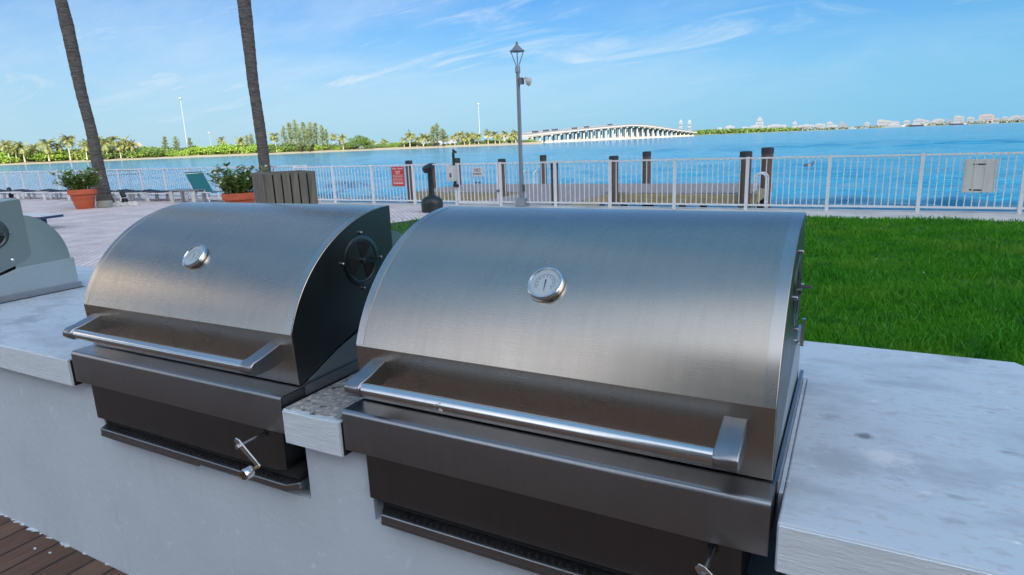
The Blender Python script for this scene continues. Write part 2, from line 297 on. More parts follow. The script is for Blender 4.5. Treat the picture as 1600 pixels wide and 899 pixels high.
def woodgrain(m):
    t = m.node_tree; b = t.nodes['Principled BSDF']; src = b.inputs['Base Color'].links[0].from_socket; tc = N(t, 'ShaderNodeTexCoord')
    for scv, sc, lo, hi, col, f in (((14, 1.2, 1), 3., .42, .7, (.62, .58, .56), 1.), ((1, 1, 1), 9., .60, .75, (.45, .44, .44), .8), ((1, .5, 1), 17., .68, .78, (1.7, 1.7, 1.7), .6)):
        mp = N(t, 'ShaderNodeMapping'); mp.inputs['Scale'].default_value = scv; t.links.new(tc.outputs['Object'], mp.inputs[0])
        n = N(t, 'ShaderNodeTexNoise', ins={'Scale': sc, 'Detail': 8, 'Roughness': .65}); t.links.new(mp.outputs[0], n.inputs[0])
        r = N(t, 'ShaderNodeMapRange', ins={1: lo, 2: hi, 3: 0, 4: f}); t.links.new(n.outputs[0], r.inputs[0])
        mx = N(t, 'ShaderNodeMix', data_type='RGBA', blend_type='MULTIPLY'); mx.inputs[7].default_value = (*col, 1); t.links.new(src, mx.inputs[6]); t.links.new(r.outputs[0], mx.inputs[0]); src = mx.outputs[2]
    t.links.new(src, b.inputs['Base Color'])
woodgrain(M['plank'])
M['capmat'] = M['concrete']
M['lawn'] = mat('lawn_soil', (.022, .060, .010), .95, var=[((.012, .038, .008), 3, .45, .7, I3), ((.10, .085, .03), 2.2, .66, .76, I3)])
def grassmat():
    m = mat('grass_blade', (.06, .30, .012), .55, spec=.25, var=[((.10, .34, .02), 1.1, .40, .62, I3), ((.03, .20, .016), 2.7, .52, .68, I3), ((.17, .34, .03), .55, .52, .75, I3), ((.24, .20, .07), 1.7, .68, .80, I3), ((.12, .13, .03), 23, .66, .76, I3)])
    t = m.node_tree; p = t.nodes['Principled BSDF']; src = p.inputs['Base Color'].links[0].from_socket
    d = N(t, 'ShaderNodeBsdfTranslucent'); t.links.new(src, d.inputs[0]); mx = N(t, 'ShaderNodeMixShader', ins={0: .35})
    t.links.new(p.outputs[0], mx.inputs[1]); t.links.new(d.outputs[0], mx.inputs[2]); t.links.new(mx.outputs[0], t.nodes['Material Output'].inputs[0]); return m
M['grass'] = grassmat()
def watermat():
    m = bpy.data.materials.new('bay_water'); m.use_nodes = True; t = m.node_tree; b = t.nodes['Principled BSDF']
    b.inputs['Base Color'].default_value = (.012, .15, .26, 1); b.inputs['Roughness'].default_value = .10; b.inputs['IOR'].default_value = 1.33; b.inputs['Specular IOR Level'].default_value = .5
    tc = N(t, 'ShaderNodeTexCoord')
    def nz(sc, scv, rot, det, dist=0.):
        mp = N(t, 'ShaderNodeMapping'); mp.inputs['Scale'].default_value = scv; mp.inputs['Rotation'].default_value = (0, 0, rot); t.links.new(tc.outputs['Object'], mp.inputs[0])
        n = N(t, 'ShaderNodeTexNoise', ins={'Scale': sc, 'Detail': det, 'Roughness': .55, 'Distortion': dist}); t.links.new(mp.outputs[0], n.inputs[0]); return n
    a = nz(.55, (.45, 1.5, 1), .12, 5, .4); c = nz(.09, (.3, 1.2, 1), .05, 4); e = nz(2.6, (.7, 1.4, 1), -.2, 3)
    s1 = N(t, 'ShaderNodeMath', op='MULTIPLY_ADD'); t.links.new(a.outputs[0], s1.inputs[0]); s1.inputs[1].default_value = .45
    e2 = N(t, 'ShaderNodeMath', op='MULTIPLY'); t.links.new(e.outputs[0], e2.inputs[0]); e2.inputs[1].default_value = .20; t.links.new(e2.outputs[0], s1.inputs[2])
    s2 = N(t, 'ShaderNodeMath', op='MULTIPLY_ADD'); t.links.new(c.outputs[0], s2.inputs[0]); s2.inputs[1].default_value = 1.6; t.links.new(s1.outputs[0], s2.inputs[2])
    bp = N(t, 'ShaderNodeBump', ins={'Strength': .8, 'Distance': .8}); t.links.new(s2.outputs[0], bp.inputs['Height']); t.links.new(bp.outputs[0], b.inputs['Normal'])
    w = nz(.012, (.25, 1.6, 1), .1, 5, .3); r = N(t, 'ShaderNodeMapRange', ins={1: .35, 2: .68}); t.links.new(w.outputs[0], r.inputs[0])
    mx = N(t, 'ShaderNodeMix', data_type='RGBA'); mx.inputs[6].default_value = (.010, .120, .225, 1); mx.inputs[7].default_value = (.018, .168, .295, 1)
    t.links.new(r.outputs[0], mx.inputs[0]); t.links.new(mx.outputs[2], b.inputs['Base Color'])
    return m
M['water'] = watermat()

# ================================================================== SETTING
FY = 14.65                                             # fence line
g = MB().add([(-130, -90, 0), (110, -90, 0), (110, 14.95, 0), (-16.4, 14.95, 0), (-16.4, 16.35, 0), (-130, 16.35, 0)], [tuple(range(6))])
struct(g.build('patio_ground', M['paver']))
sw = MB().bx(-16.4, 70, 14.95, 15.05, -2.2, -.004).bx(-90, -16.4, 16.35, 16.45, -2.2, -.004).bx(-16.5, -16.4, 15.06, 16.34, -2.2, -.006)
struct(sw.build('seawall', M['concrete']))
cp = MB().add([(-8, 13.3, .004), (70, 13.3, .004), (70, 14.95, .004), (-8, 14.95, .004)], [(0, 1, 2, 3)])
cp.add([(-16.4, 14.35, .004), (-8, 14.35, .004), (-8, 14.95, .004), (-16.4, 14.95, .004)], [(0, 1, 2, 3)])
struct(cp.build('seawall_path', M['capmat']))
LAWN = [(-9.0, 2.38), (40, 2.38), (40, 13.42), (-6.5, 13.42), (-8.6, 11.9), (-8.95, 10.6)]
struct(MB().add([(x, y, .008) for x, y in LAWN], [tuple(range(6))]).build('lawn', M['lawn']))
struct(MB().add([(-60, -43, .004), (60, -43, .004), (60, 1.206, .004), (-60, 1.206, .004)], [(0, 1, 2, 3)]).build('boardwalk', M['plank']))
def water():
    th = np.radians(np.linspace(-80, 42, 460)); r = np.exp(np.linspace(math.log(14.0), math.log(16000), 560)); TH, RR_ = np.meshgrid(th, r)
    X, Y = RR_*np.sin(TH), RR_*np.cos(TH); Z = np.zeros_like(X); rg = np.random.default_rng(4); dr = RR_*math.log(16000/14.)/559
    for k in range(34):
        lam = math.exp(rg.uniform(math.log(.9), math.log(9))); a = rg.normal(1.35, .55); kx, ky = math.cos(a)*2*math.pi/lam, math.sin(a)*2*math.pi/lam
        w = np.clip(lam/(dr*3.2)-.6, 0, 1); ph = kx*X+ky*Y+rg.uniform(0, 6.28)+.8*np.sin(X*.07*rg.uniform(.5, 1.5)+k)
        Z += w*lam*.0062*(np.sin(ph)+.25*np.sin(2*ph+.6))
    gust = .75+.45*np.sin(X*.021+Y*.05+1)*np.sin(Y*.013-X*.009)
    Z = -1.2+Z*gust
    n, m = X.shape; V = np.stack([X, Y, Z], 2).reshape(-1, 3); I = (np.arange(n-1)[:, None]*m+np.arange(m-1)).ravel()
    o = fast_mesh('water', V, 4, np.stack([I, I+m, I+m+1, I+1], 1).ravel(), M['water']); o.data.shade_smooth(); return struct(o)
water()
struct(MB().add([(-9000, -3000, -1.45), (9000, -3000, -1.45), (9000, 15000, -1.45), (-9000, 15000, -1.45)], [(0, 1, 2, 3)]).build('water_beyond', M['water']))
struct(MB().add([(-9000, -3000, -3.2), (9000, -3000, -3.2), (9000, 15000, -3.2), (-9000, 15000, -3.2)], [(0, 1, 2, 3)]).build('bay_floor', M['sand']))

# grass -------------------------------------------------------------
def grass(n):
    th = RNG.uniform(-1.02, .62, n*3)                     # bearing from +Y to the right
    th = np.where(RNG.random(n*3) < .78, RNG.uniform(-.12, .62, n*3), th)
    d = np.exp(RNG.uniform(math.log(2.4), math.log(18), n*3))
    x, y = d*np.sin(th), d*np.cos(th)
    ok = (y > 2.40) & (y < 13.40 - .06*RNG.random(n*3)) & (x > -8.9 + np.maximum(0, (y-10.6))*.9*(y > 11.6)) & (x < 14)
    x, y, d = x[ok][:n], y[ok][:n], d[ok][:n]; n = len(x)
    nz_ = np.sin(x*3.1+y*1.7)+np.sin(x*1.3-y*4.3)+np.sin(x*7.7+1)*.5
    h = (.030+.013*nz_+RNG.random(n)**2*.07)*np.clip(1.1+.0*d, 1, 1.2); h = np.maximum(h*.86, .014)
    w = .0020+.0014*RNG.random(n) + .00042*d
    a = RNG.uniform(0, 2*np.pi, n); lean = RNG.uniform(.1, .9, n)*h; la = RNG.uniform(0, 2*np.pi, n)
    cx_, sx_ = np.cos(a)*w, np.sin(a)*w
    V = np.empty((n, 5, 3), np.float32)
    V[:, 0] = np.c_[x-cx_, y-sx_, np.full(n, .006)]; V[:, 1] = np.c_[x+cx_, y+sx_, np.full(n, .006)]
    mx_, my_ = x+np.cos(la)*lean*.35, y+np.sin(la)*lean*.35
    V[:, 2] = np.c_[mx_+cx_*.8, my_+sx_*.8, .008+h*.6]; V[:, 3] = np.c_[mx_-cx_*.8, my_-sx_*.8, .008+h*.6]
    V[:, 4] = np.c_[x+np.cos(la)*lean, y+np.sin(la)*lean, .008+h]
    b = np.arange(n)[:, None]*5
    idx = np.concatenate([b+np.array([0, 1, 2]), b+np.array([0, 2, 3]), b+np.array([3, 2, 4])], 1).ravel()
    o = fast_mesh('grass', V.reshape(-1, 3), 3, idx, M['grass'])
    tag(o, 'short thick green grass covering the lawn behind the counter', 'grass', kind='stuff')
grass(300000)
# a few tiny flowers in the lawn
for k in range(9):
    px = [(1362, 424), (1377, 405), (1369, 405), (1443, 426), (1484, 383), (1556, 483), (1451, 457), (1377, 357), (1452, 498)][k]
    p = at(*px, .04); m_ = MB().lathe([(.002, -.03), (.003, -.004), (.010, 0), (.006, .004)], (p[0], p[1], p[2]), 7)
    tag(m_.build('lawn_flower', M['petal'], loc=(p[0], p[1], 0)), 'tiny pale flower among the grass of the lawn', 'flower', 'tiny flowers in the lawn')

# ================================================================== COUNTER
ZT, ZB, YF, YW, YB = .930, .824, 1.162, 1.209, 2.346
GX = [-.633, -1.9437, -4.40]                            # grill centres
ct = thing('grill_counter', (-2.5, 1.75, 0), 'long painted masonry counter with thick slab top holding the grills', 'counter')
poly = [(-6.8, YF), (-4.952, YF), (-4.952, 1.965), (-3.850, 1.965), (-3.850, YF), (-2.499, YF), (-2.499, 1.965), (-1.395, 1.965), (-1.395, YF), (-1.179, YF),
        (-1.179, 1.965), (-.0807, 1.965), (-.0807, YF), (.64, YF), (.64, 2.10), (.478, YB), (-6.8, YB)]
def stain(m, x, y, r_, col, sc=14.):
    t = m.node_tree; b = t.nodes['Principled BSDF']; src = b.inputs['Base Color'].links[0].from_socket
    tc = N(t, 'ShaderNodeTexCoord'); mp = N(t, 'ShaderNodeVectorMath', operation='DISTANCE'); t.links.new(tc.outputs['Object'], mp.inputs[0]); mp.inputs[1].default_value = (x+2.5, y-1.75, ZT)
    n = N(t, 'ShaderNodeTexNoise', ins={'Scale': sc, 'Detail': 7, 'Roughness': .75}); t.links.new(tc.outputs['Object'], n.inputs[0])
    a = N(t, 'ShaderNodeMapRange', ins={1: 0., 2: r_, 3: .55, 4: -.25}); t.links.new(mp.outputs['Value'], a.inputs[0])
    q = N(t, 'ShaderNodeMath', op='ADD'); t.links.new(a.outputs[0], q.inputs[0]); t.links.new(n.outputs[0], q.inputs[1])
    f = N(t, 'ShaderNodeMapRange', ins={1: .72, 2: .95, 3: 0, 4: .85}); t.links.new(q.outputs[0], f.inputs[0])
    mx = N(t, 'ShaderNodeMix', data_type='RGBA'); mx.inputs[7].default_value = (*col, 1); t.links.new(src, mx.inputs[6]); t.links.new(f.outputs[0], mx.inputs[0]); t.links.new(mx.outputs[2], b.inputs['Base Color'])
for u, v, r_, c_ in ((1352, 682, .05, (.16, .17, .19)), (1380, 715, .16, (.74, .76, .78)), (1310, 720, .20, (.42, .46, .51)), (1500, 560, .14, (.38, .42, .48)), (40, 500, .25, (.33, .38, .45))):
    q_ = at(u, v, ZT); stain(M['slab'], q_[0], q_[1], r_, c_)
top = MB().prism(poly, 'z', ZB, ZT).build('countertop', M['slab'], ct, bevel=.004)
for a, b_ in ((-6.79, -4.958), (-3.844, -2.504), (-1.3915, -1.1825), (-.077, .636)):
    MB().bx(a, b_, YF-.003, YF+.004, ZB+.004, ZT-.005).build('painted_edge', M['slabface'], top)
for x_ in (-2.4985, -1.1785):
    MB().bx(x_, x_+.003, YF+.006, 1.90, ZB+.003, ZT-.006).build('sooty_edge', M['gap'], top)
MB().bx(-.0897, -.0815, 1.275, 1.963, ZB+.002, ZT-.0015).build('grout_strip', M['slab'], top)
# bare worn patch on the block between the two grills
rg = np.linspace(-1.389, -1.185, 70); pt = [(x, 1.172+.005*math.sin(x*61+1)+.004*math.sin(x*143)+.007*random.random()) for x in rg]
pt += [(-1.184, 1.9), (-1.390, 1.9)]
MB().prism(pt, 'z', ZT-.004, ZT+.0025).build('worn_patch', M['aggregate'], top)
bwp = [(-6.7, 0), (.56, 0), (.56, ZB-.002), (-.062, ZB-.002), (-.062, .62), (-1.126, .62), (-1.126, ZB-.002), (-1.372, ZB-.002), (-1.372, .62), (-2.425, .62), (-2.425, ZB-.002),
       (-3.93, ZB-.002), (-3.93, .62), (-4.89, .62), (-4.89, ZB-.002), (-6.7, ZB-.002)]
bw = MB().prism(bwp, 'y', YW, 2.0).bx(-6.7, .56, 2.001, 2.30, 0, ZB-.002)
bw.build('base_wall', M['wall'], ct)
# crumbs of mortar along the wall foot
cr = MB()
for k in range(34):
    x = random.uniform(-3.7, -2.2); cr.box((x, YW-.003-random.random()*.006, .004), (random.uniform(.01, .04), random.uniform(.004, .010), random.uniform(.004, .012)), random.random()*.6)
for k in range(9):
    x = random.uniform(-3.7, -2.2); y = YW-.03-abs(random.gauss(0, .10)); q = random.uniform(.004, .013); cr.box((x, y, .005), (q*random.uniform(1, 2.2), q, .004), random.random()*3)
cr.build('mortar_crumbs', M['wall'], ct)['kind'] = 'stuff'

# ================================================================== GRILLS
Y0, Z0, RY, RZ = 1.7299, .9916, .5114, .4598
AF = 163.2
def arc(a, off=0.): return (Y0+(RY+off)*math.cos(math.radians(a)), Z0+(RZ+off)*math.sin(math.radians(a)))
def make_grill():
    cx = GX[0]; HW = .5325
    r = thing('barbecue_grill', (cx, 1.5, ZT), 'stainless steel barbecue grill nearest the camera, beside the wide clear countertop', 'grill', 'built-in stainless grills on the counter')
    angs = np.linspace(90, AF, 40)
    prof = [arc(a) for a in angs] + [(1.2475, .967), (1.262, .967), (1.42, 1.035), (1.642, 1.108), (1.700, 1.128), (1.7299, 1.16)]
    lid = MB().prism(prof, 'x', cx-HW, cx+HW).build('lid', M['lidsteel'], r, smooth=8, bevel=.0015)
    for sgn in (-1, 1):                                   # brighter ground seam along each end of the arc
        a, b_ = (cx-HW+.0012, cx-HW+.026) if sgn < 0 else (cx+HW-.026, cx+HW-.0012)
        pr = [arc(q, .0009) for q in np.linspace(94, AF-.5, 40)] + [arc(q, -.004) for q in np.linspace(AF-.5, 94, 40)]
        MB().prism(pr, 'x', a, b_).build('seam_band', M['band'], lid, smooth=25)
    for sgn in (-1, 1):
        a = cx+sgn*HW; MB().prism([(1.7299-(1.7299-q[0])*.996, .985+(q[1]-.985)*.996) for q in prof], 'x', a-sgn*.002, a+sgn*.0008).build('side_panel', M['sooty'], lid)  # dark overlay plates stand in for the dim reflections between grills
    # thermometer
    a0 = 137.; py, pz = arc(a0); nn = Vector((0, math.cos(math.radians(a0))/RY, math.sin(math.radians(a0))/RZ)).normalized()
    Mx = nn.to_track_quat('Z', 'Y').to_matrix(); c = (cx-.008, py, pz)
    R0 = .047
    th = MB().lathe([(R0*.86, -.004), (R0*.90, .002), (R0, .004), (R0*1.01, .010), (R0*.98, .0145), (R0*.93, .0165), (R0*.86, .0165), (R0*.825, .0140), (R0*.82, .0115)], c, 40, Mx).build('thermometer', M['chrome'], r, smooth=40)
    MB().lathe([(R0*.825, .0098), (R0*.825, .0122)], c, 40, Mx).build('dial', M['dial'], th)
    dd = MB()
    X_, Y_ = Mx.col[0], Mx.col[1]
    cc = Vector(c) + nn*.0126
    def ringseg(q0, q1, ra, rb, n=30):
        for i in range(n):
            p, q = q0+(q1-q0)*i/n, q0+(q1-q0)*(i+1)/n
            dd.add([cc+(X_*math.sin(t)+Y_*math.cos(t))*rr for t, rr in ((p, ra), (q, ra), (q, rb), (p, rb))], [(0, 1, 2, 3)])
    ringseg(-2.3, 2.3, R0*.50, R0*.525)
    for i in range(23): ringseg(-2.2+i*.2, -2.2+i*.2+.02, R0*.56, R0*.64, 1)
    for i in range(9): ringseg(-2.0+i*.5-.09, -2.0+i*.5+.09, R0*.37, R0*.43, 2)
    dd.build('dial_scale', M['dialgrey'], th)
    MB().add([cc+nn*.0006+X_*a_+Y_*b_ for a_, b_ in ((-.0022, .010), (.0012, .010), (.0034, -.024), (.0026, -.024))], [(0, 1, 2, 3)]).build('needle', M['ink'], th)
    # handle
    hd = MB().tube([(cx-.468, 1.150, 1.047), (cx+.468, 1.150, 1.047)], .0168, 24).build('handle', M['polish'], r, smooth=40)
    bp = [(1.252, 1.096), (1.252, 1.040), (1.205, 1.027), (1.160, 1.0245), (1.139, 1.028), (1.1275, 1.041), (1.1285, 1.056), (1.141, 1.0665), (1.170, 1.072)]
    for sgn in (-1, 1):
        a = cx+sgn*.458; MB().prism(bp, 'x', a-.024, a+.024).build('bracket', M['steel'], hd, smooth=50, bevel=.003)
    # rear drum the lid rolls over, and the firebox sides
    rd = [(1.700+.222*math.cos(t), 1.100+.268*math.sin(t)) for t in np.linspace(0, math.pi/2, 24)] + [(1.65, 1.368), (1.65, 1.07), (1.922, 1.07)]
    MB().prism(rd, 'x', cx-HW+.010, cx+HW-.010).build('rear_drum', M['drum'], r, smooth=25, bevel=.0015)
    fb = [(1.255, .933), (1.937, .933), (1.937, 1.102), (1.66, 1.094), (1.42, 1.024), (1.268, .960)]
    f = MB().prism(fb, 'x', cx-HW+.003, cx+HW-.003).build('firebox', M['basesteel'], r, bevel=.0015)
    for sgn in (-1, 1):
        fl = MB(); fl.bx(cx+sgn*(HW+.001), cx+sgn*(HW+.010), 1.262, 1.945, .9315, .962)
        fl.build('flange', M['steel'], f, bevel=.001)
    # side air vents
    for sgn in (-1, 1):
        Rx = Matrix.Rotation(sgn*math.pi/2, 3, 'Y'); c2 = (cx+sgn*HW, 1.566, 1.287)
        vt = MB().lathe([(.083, 0), (.083, .003), (.078, .005), (.069, .005), (.066, .003)], c2, 40, Rx).build('air_vent', M['sooty'], r, smooth=30)
        wedge = MB()
        for q in (0, 2.094, 4.189):
            for sg in (1,):
                ps = [Vector((0, 0, .0042))]+[Vector((.062*math.cos(q+t), .062*math.sin(q+t), .0042)) for t in np.linspace(.25, 1.3, 9)]
                wedge.add([Rx @ p + Vector(c2) for p in ps], [tuple(range(len(ps)))])
        wedge.build('vent_opening', M['gap'], vt)
        MB().lathe([(.009, .003), (.009, .011), (.005, .013)], c2, 14, Rx).build('pivot', M['dark'], vt, smooth=40)
        MB().tube([Vector(c2)+Rx @ Vector((.0, .05, .006)), Vector(c2)+Rx @ Vector((.0, .05, .030))], .004, 8).build('tab', M['dark'], vt)
        for q in (.05, 1.62, 3.2, 4.75): MB().lathe([(.0055, 0), (.0055, .009), (.003, .011)], Vector(c2)+Rx @ Vector((.092*math.sin(q), .092*math.cos(q), 0)), 10, Rx).build('bolt', M['steel'], vt)
        MB().lathe([(.008, 0), (.008, .008), (.004, .010)], (cx+sgn*HW, 1.638, 1.142), 12, Rx).build('pivot_bolt', M['chrome'], lid, smooth=40)
    # front shelf with drooping lip
    SW = .5385
    k = [(1.1687+.013*(1-math.sin(t)), .963-.013*(1-math.cos(t))) for t in np.linspace(0, math.pi/2, 8)]
    outer = [(1.262, .963)] + k + [(1.1687, .847)]
    k2 = [(1.1717+.010*(1-math.sin(t)), .960-.010*(1-math.cos(t))) for t in np.linspace(math.pi/2, 0, 8)]
    inner = [(1.1717, .847)] + k2 + [(1.262, .960)]
    MB().prism(outer+inner, 'x', cx-SW, cx+SW).build('front_shelf', M['steel'], r, smooth=25)
    for sgn in (-1, 1): MB().prism([(1.173, .855), (1.176, .957), (1.30, .957), (1.30, .855)], 'x', cx+sgn*(SW-.001), cx+sgn*(SW-.004)).build('shelf_end', M['dark'], r)
    # lower front panel, hung below the shelf inside the wall opening
    pn = [(cx-.486, 1.190), (cx+.487-.028, 1.190), (cx+.487, 1.204), (cx+.487, 1.50), (cx-.486, 1.50)]
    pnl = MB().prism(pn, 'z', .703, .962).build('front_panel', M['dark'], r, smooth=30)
    # ash tray ledge with louvre holes
    ty = [(cx-.455, 1.30), (cx-.455, 1.205), (cx-.430, 1.163), (cx+.525-.03, 1.163), (cx+.525, 1.19), (cx+.525, 1.30)]
    ty = [(x if x < cx else x+.026, y) for x, y in ty]
    tr = MB().prism(ty, 'z', .660, .682).build('ash_tray', M['steel'], r, bevel=.003)
    lip = [(cx-.430, 1.1625), (cx+.12, 1.1625), (cx+.12, 1.170), (cx-.430, 1.170)]
    MB().prism(lip, 'z', .651, .6615).build('tray_lip', M['steel'], tr)
    hl = MB()
    for i in range(44): hl.box((cx-.40+i*.0205, 1.179, .6825), (.007, .016, .0012), .5)
    hl.build('louvre_slots', M['gap'], tr)
    MB().bx(cx-.45, cx+.54, 1.20, 1.30, .684, .702).build('tray_gap', M['gap'], tr)
    # crank for the charcoal tray
    ck = MB().tube([(cx+.433, 1.19, .822), (cx+.433, 1.098, .822)], .0055, 12).build('crank', M['steel'], r, smooth=40)
    MB().lathe([(.012, -.030), (.012, .0)], (cx+.433, 1.19, .822), 16, Matrix.Rotation(math.pi/2, 3, 'X')).build('bearing', M['gap'], ck)
    a_, b_ = Vector((cx+.420, 1.094, .842)), Vector((cx+.510, 1.090, .773))
    dv = (b_-a_).normalized(); pv = dv.cross(Vector((0, 1, 0)))
    L = []
    for t, w_ in ((0, .006), (.012, .011), (.05, .009), (.104, .007), ((b_-a_).length, .006)): L.append((t, w_))
    pl = [a_+dv*t+pv*w_ for t, w_ in L] + [a_+dv*t-pv*w_ for t, w_ in L[::-1]]
    MB().prism([(p.x, p.z) for p in pl], 'y', 1.091, 1.0955).build('crank_arm', M['chrome'], ck, bevel=.001)
    MB().lathe([(.007, 0), (.007, .006)], (cx+.433, 1.0905, .822), 6, Matrix.Rotation(math.pi/2, 3, 'X')).build('nut', M['chrome'], ck)
    MB().tube([(cx+.507, 1.096, .776), (cx+.507, 1.066, .776)], .0045, 10).build('spindle', M['brass'], ck)
    kn = MB().lathe([(.009, -.002), (.0145, .001), (.0165, .006), (.0165, .026), (.014, .031), (.0125, .031)], (cx+.507, 1.070, .774), 28, Matrix.Rotation(math.pi/2, 3, 'X')).build('knob', M['chrome'], ck, smooth=40)
    kf = MB().lathe([(.0128, .0308), (.0128, .0314)], (cx+.507, 1.070, .774), 24, Matrix.Rotation(math.pi/2, 3, 'X'))
    kf.build('knob_face', M['ink'], ck)
    sp = MB()
    for q in range(8):
        t = q*math.pi/4; sp.box((cx+.507+.0075*math.cos(t), 1.0385, .774+.0075*math.sin(t)), (.009, .001, .0022), ry=-t)
    sp.build('knob_spokes', M['brass'], ck)
    return r
grill = make_grill()
g2 = copy_tree(grill); g2.location.x = GX[1]
g2['label'] = 'middle stainless steel barbecue grill with crank and round knob fully showing under its shelf'
g3 = copy_tree(grill); g3.location.x = GX[2]
M['sidegrey'] = steel('grey_weathered_steel', (.27, .305, .30), .34, .48, aniso=0)  # lighter copy: light from the open side is put into the colour
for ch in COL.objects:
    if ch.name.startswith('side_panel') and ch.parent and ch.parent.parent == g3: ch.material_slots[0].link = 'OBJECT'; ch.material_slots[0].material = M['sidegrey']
g3['label'] = 'stainless grill cut off by the left edge, only its end and rear drum showing'
pd = MB()
for k in range(7): q_ = Vector((GX[0]-.19+random.uniform(-.012, .012), 1.1345+random.uniform(-.001, .002), 1.049+random.uniform(-.010, .008))); pd.box(q_, (.010, .003, .003), 0, 0, random.uniform(-.9, .9))
pd.build('paint_drip', M['signwhite'], [c for c in grill.children if c.name.startswith('handle')][0])
# tab clip at the back of the nearest grill's firebox
fc = MB().prism([(1.912, 1.045), (1.930, 1.045), (1.942, 1.122), (1.926, 1.122)], 'x', GX[0]+.5305, GX[0]+.5385)
fc.build('clip', M['band'], grill)

# ================================================================== FENCE
ZR = 1.125
def panel_mb(x0, x1, y, mb=None, zt=ZR, pitch=.12):
    mb = mb or MB()
    mb.bx(x0, x1, y-.022, y+.022, zt-.035, zt); mb.bx(x0, x1, y-.016, y+.016, .085, .125)
    n = max(2, round((x1-x0)/pitch))
    for i in range(1, n):
        x = x0+(x1-x0)*i/n; mb.bx(x-.0085, x+.0085, y-.0085, y+.0085, .124, zt-.034)
    return mb
def fence(name, xs, y, label):
    f = thing(name, ((xs[0]+xs[-1])/2, y, 0), label, 'fence', 'white picket railing along the seawall')
    for i, x in enumerate(xs):
        MB().bx(x-.032, x+.032, y-.032, y+.032, 0, ZR+.012).build('post', M['white'], f)
        if i+1 < len(xs): panel_mb(x+.034, xs[i+1]-.034, y).build('picket_panel', M['white'], f)
    return f
fence('picket_fence', [-8.19, -6.62, -5.18, -3.63, -2.06, -.47, 1.13, 2.72, 4.3, 5.9, 7.5, 9.1], FY, 'white metal picket fence right of the gate, in front of dock and lawn')
fence('picket_fence', [-15.6, -14.02, -12.5, -11.0, -9.58], FY, 'white metal picket fence left of the gate, carrying the red sign')
xs = [-16.5-1.55*k for k in range(25)][::-1]
fence('picket_fence', xs, 16.0, 'long white picket fence behind the loungers, palms and terracotta pots')
gt = thing('picket_gate', (-8.9, FY, 0), 'white picket gate to the dock with tall black latch', 'gate')
gm = MB()
for x in (-9.50, -8.27): gm.bx(x-.028, x+.028, FY-.028, FY+.028, .04, ZR+.004)
gm.bx(-9.472, -8.298, FY-.02, FY+.02, ZR-.036, ZR-.002).bx(-9.472, -8.298, FY-.02, FY+.02, .05, .12)
for i in range(1, 10): x = -9.472+1.174*i/10; gm.bx(x-.0105, x+.0105, FY-.0105, FY+.0105, .119, ZR-.035)
gm.build('gate_frame', M['white'], gt)
lt = MB().bx(-9.60, -9.545, FY-.09, FY-.04, .55, 1.42)
lt.bx(-9.61, -9.47, FY-.10, FY-.04, .50, .58).tube([(-9.572, FY-.065, 1.42), (-9.572, FY-.065, 1.50)], .018, 10).box((-9.53, FY-.065, 1.45), (.14, .03, .05), 0, 0, .6)
lt.build('latch', M['black'], gt)
MB().lathe([(.03, 0), (.03, .06), (.02, .07)], (-8.24, FY-.03, .40), 12, Matrix.Rotation(math.pi/2, 3, 'X')).build('knob', M['dark'], gt)

# signs on the fence -------------------------------------------------
def sign(name, x0, x1, z0, z1, y, mt, label, cat, thick=.012):
    s = thing(name, ((x0+x1)/2, y, z0), label, cat); MB().bx(x0, x1, y-thick, y, z0, z1).build('panel', mt, s, bevel=.004); return s
a, b_ = aty(611, 261, FY-.04), aty(633, 291, FY-.04)
rs = sign('warning_sign', a[0], b_[0], b_[2], a[2], FY-.036, M['red'], 'faded red notice with rows of pale lettering on the picket fence', 'sign')
wl = MB(); w_ = b_[0]-a[0]; h_ = a[2]-b_[2]; ys = FY-.036-.014
def bar(mb, fx0, fx1, fz, hh): mb.bx(a[0]+w_*fx0, a[0]+w_*fx1, ys-.001, ys+.003, b_[2]+h_*(fz-hh/2), b_[2]+h_*(fz+hh/2))
for x0, x1 in ((.10, .20), (.23, .33), (.36, .42), (.52, .62), (.65, .76), (.79, .90)): bar(wl, x0, x1, .90, .07)
for x0, x1 in ((.32, .44), (.47, .56), (.59, .70)): bar(wl, x0, x1, .75, .08)
bar(wl, .36, .66, .66, .04)
for r_ in range(5):
    x = .10
    while x < .86:
        q = random.uniform(.05, .13); bar(wl, x, min(x+q, .9), .57-.075*r_, .032); x += q+.03
for x0, x1 in ((.12, .24), (.27, .36), (.39, .5), (.53, .63), (.66, .78), (.80, .88)): bar(wl, x0, x1, .15, .09)
wl.build('lettering', M['pinkink'], rs)
a, b_ = aty(737, 261.5, FY-.04), aty(755, 276, FY-.04); w_ = b_[0]-a[0]; h_ = a[2]-b_[2]
ns = sign('notice_sign', a[0], b_[0], b_[2], a[2], FY-.036, M['signwhite'], 'small white sign reading NO on the dock gate', 'sign')
tx = bpy.data.curves.new('lettering', 'FONT'); tx.body = 'NO'; tx.size = h_*.50; tx.align_x = 'CENTER'; tx.extrude = .001
to = bpy.data.objects.new('lettering', tx); COL.objects.link(to)
bpy.context.view_layer.update(); me = bpy.data.meshes.new_from_object(to.evaluated_get(bpy.context.evaluated_depsgraph_get())); bpy.data.objects.remove(to)
to = bpy.data.objects.new('lettering', me); COL.objects.link(to); me.materials.clear(); to.parent = ns; to.rotation_euler = (math.pi/2, 0, 0)
to.location = (0, -.0145, h_*.52); me.materials.append(M['signink'])
nl = MB()
for i in range(8): bar(nl, .13+i*.095, .13+i*.095+.06, .28, .15)
nl.build('lettering_row', M['signink'], ns)
a, b_ = aty(1508, 249, FY-.04), aty(1554, 301, FY-.04)
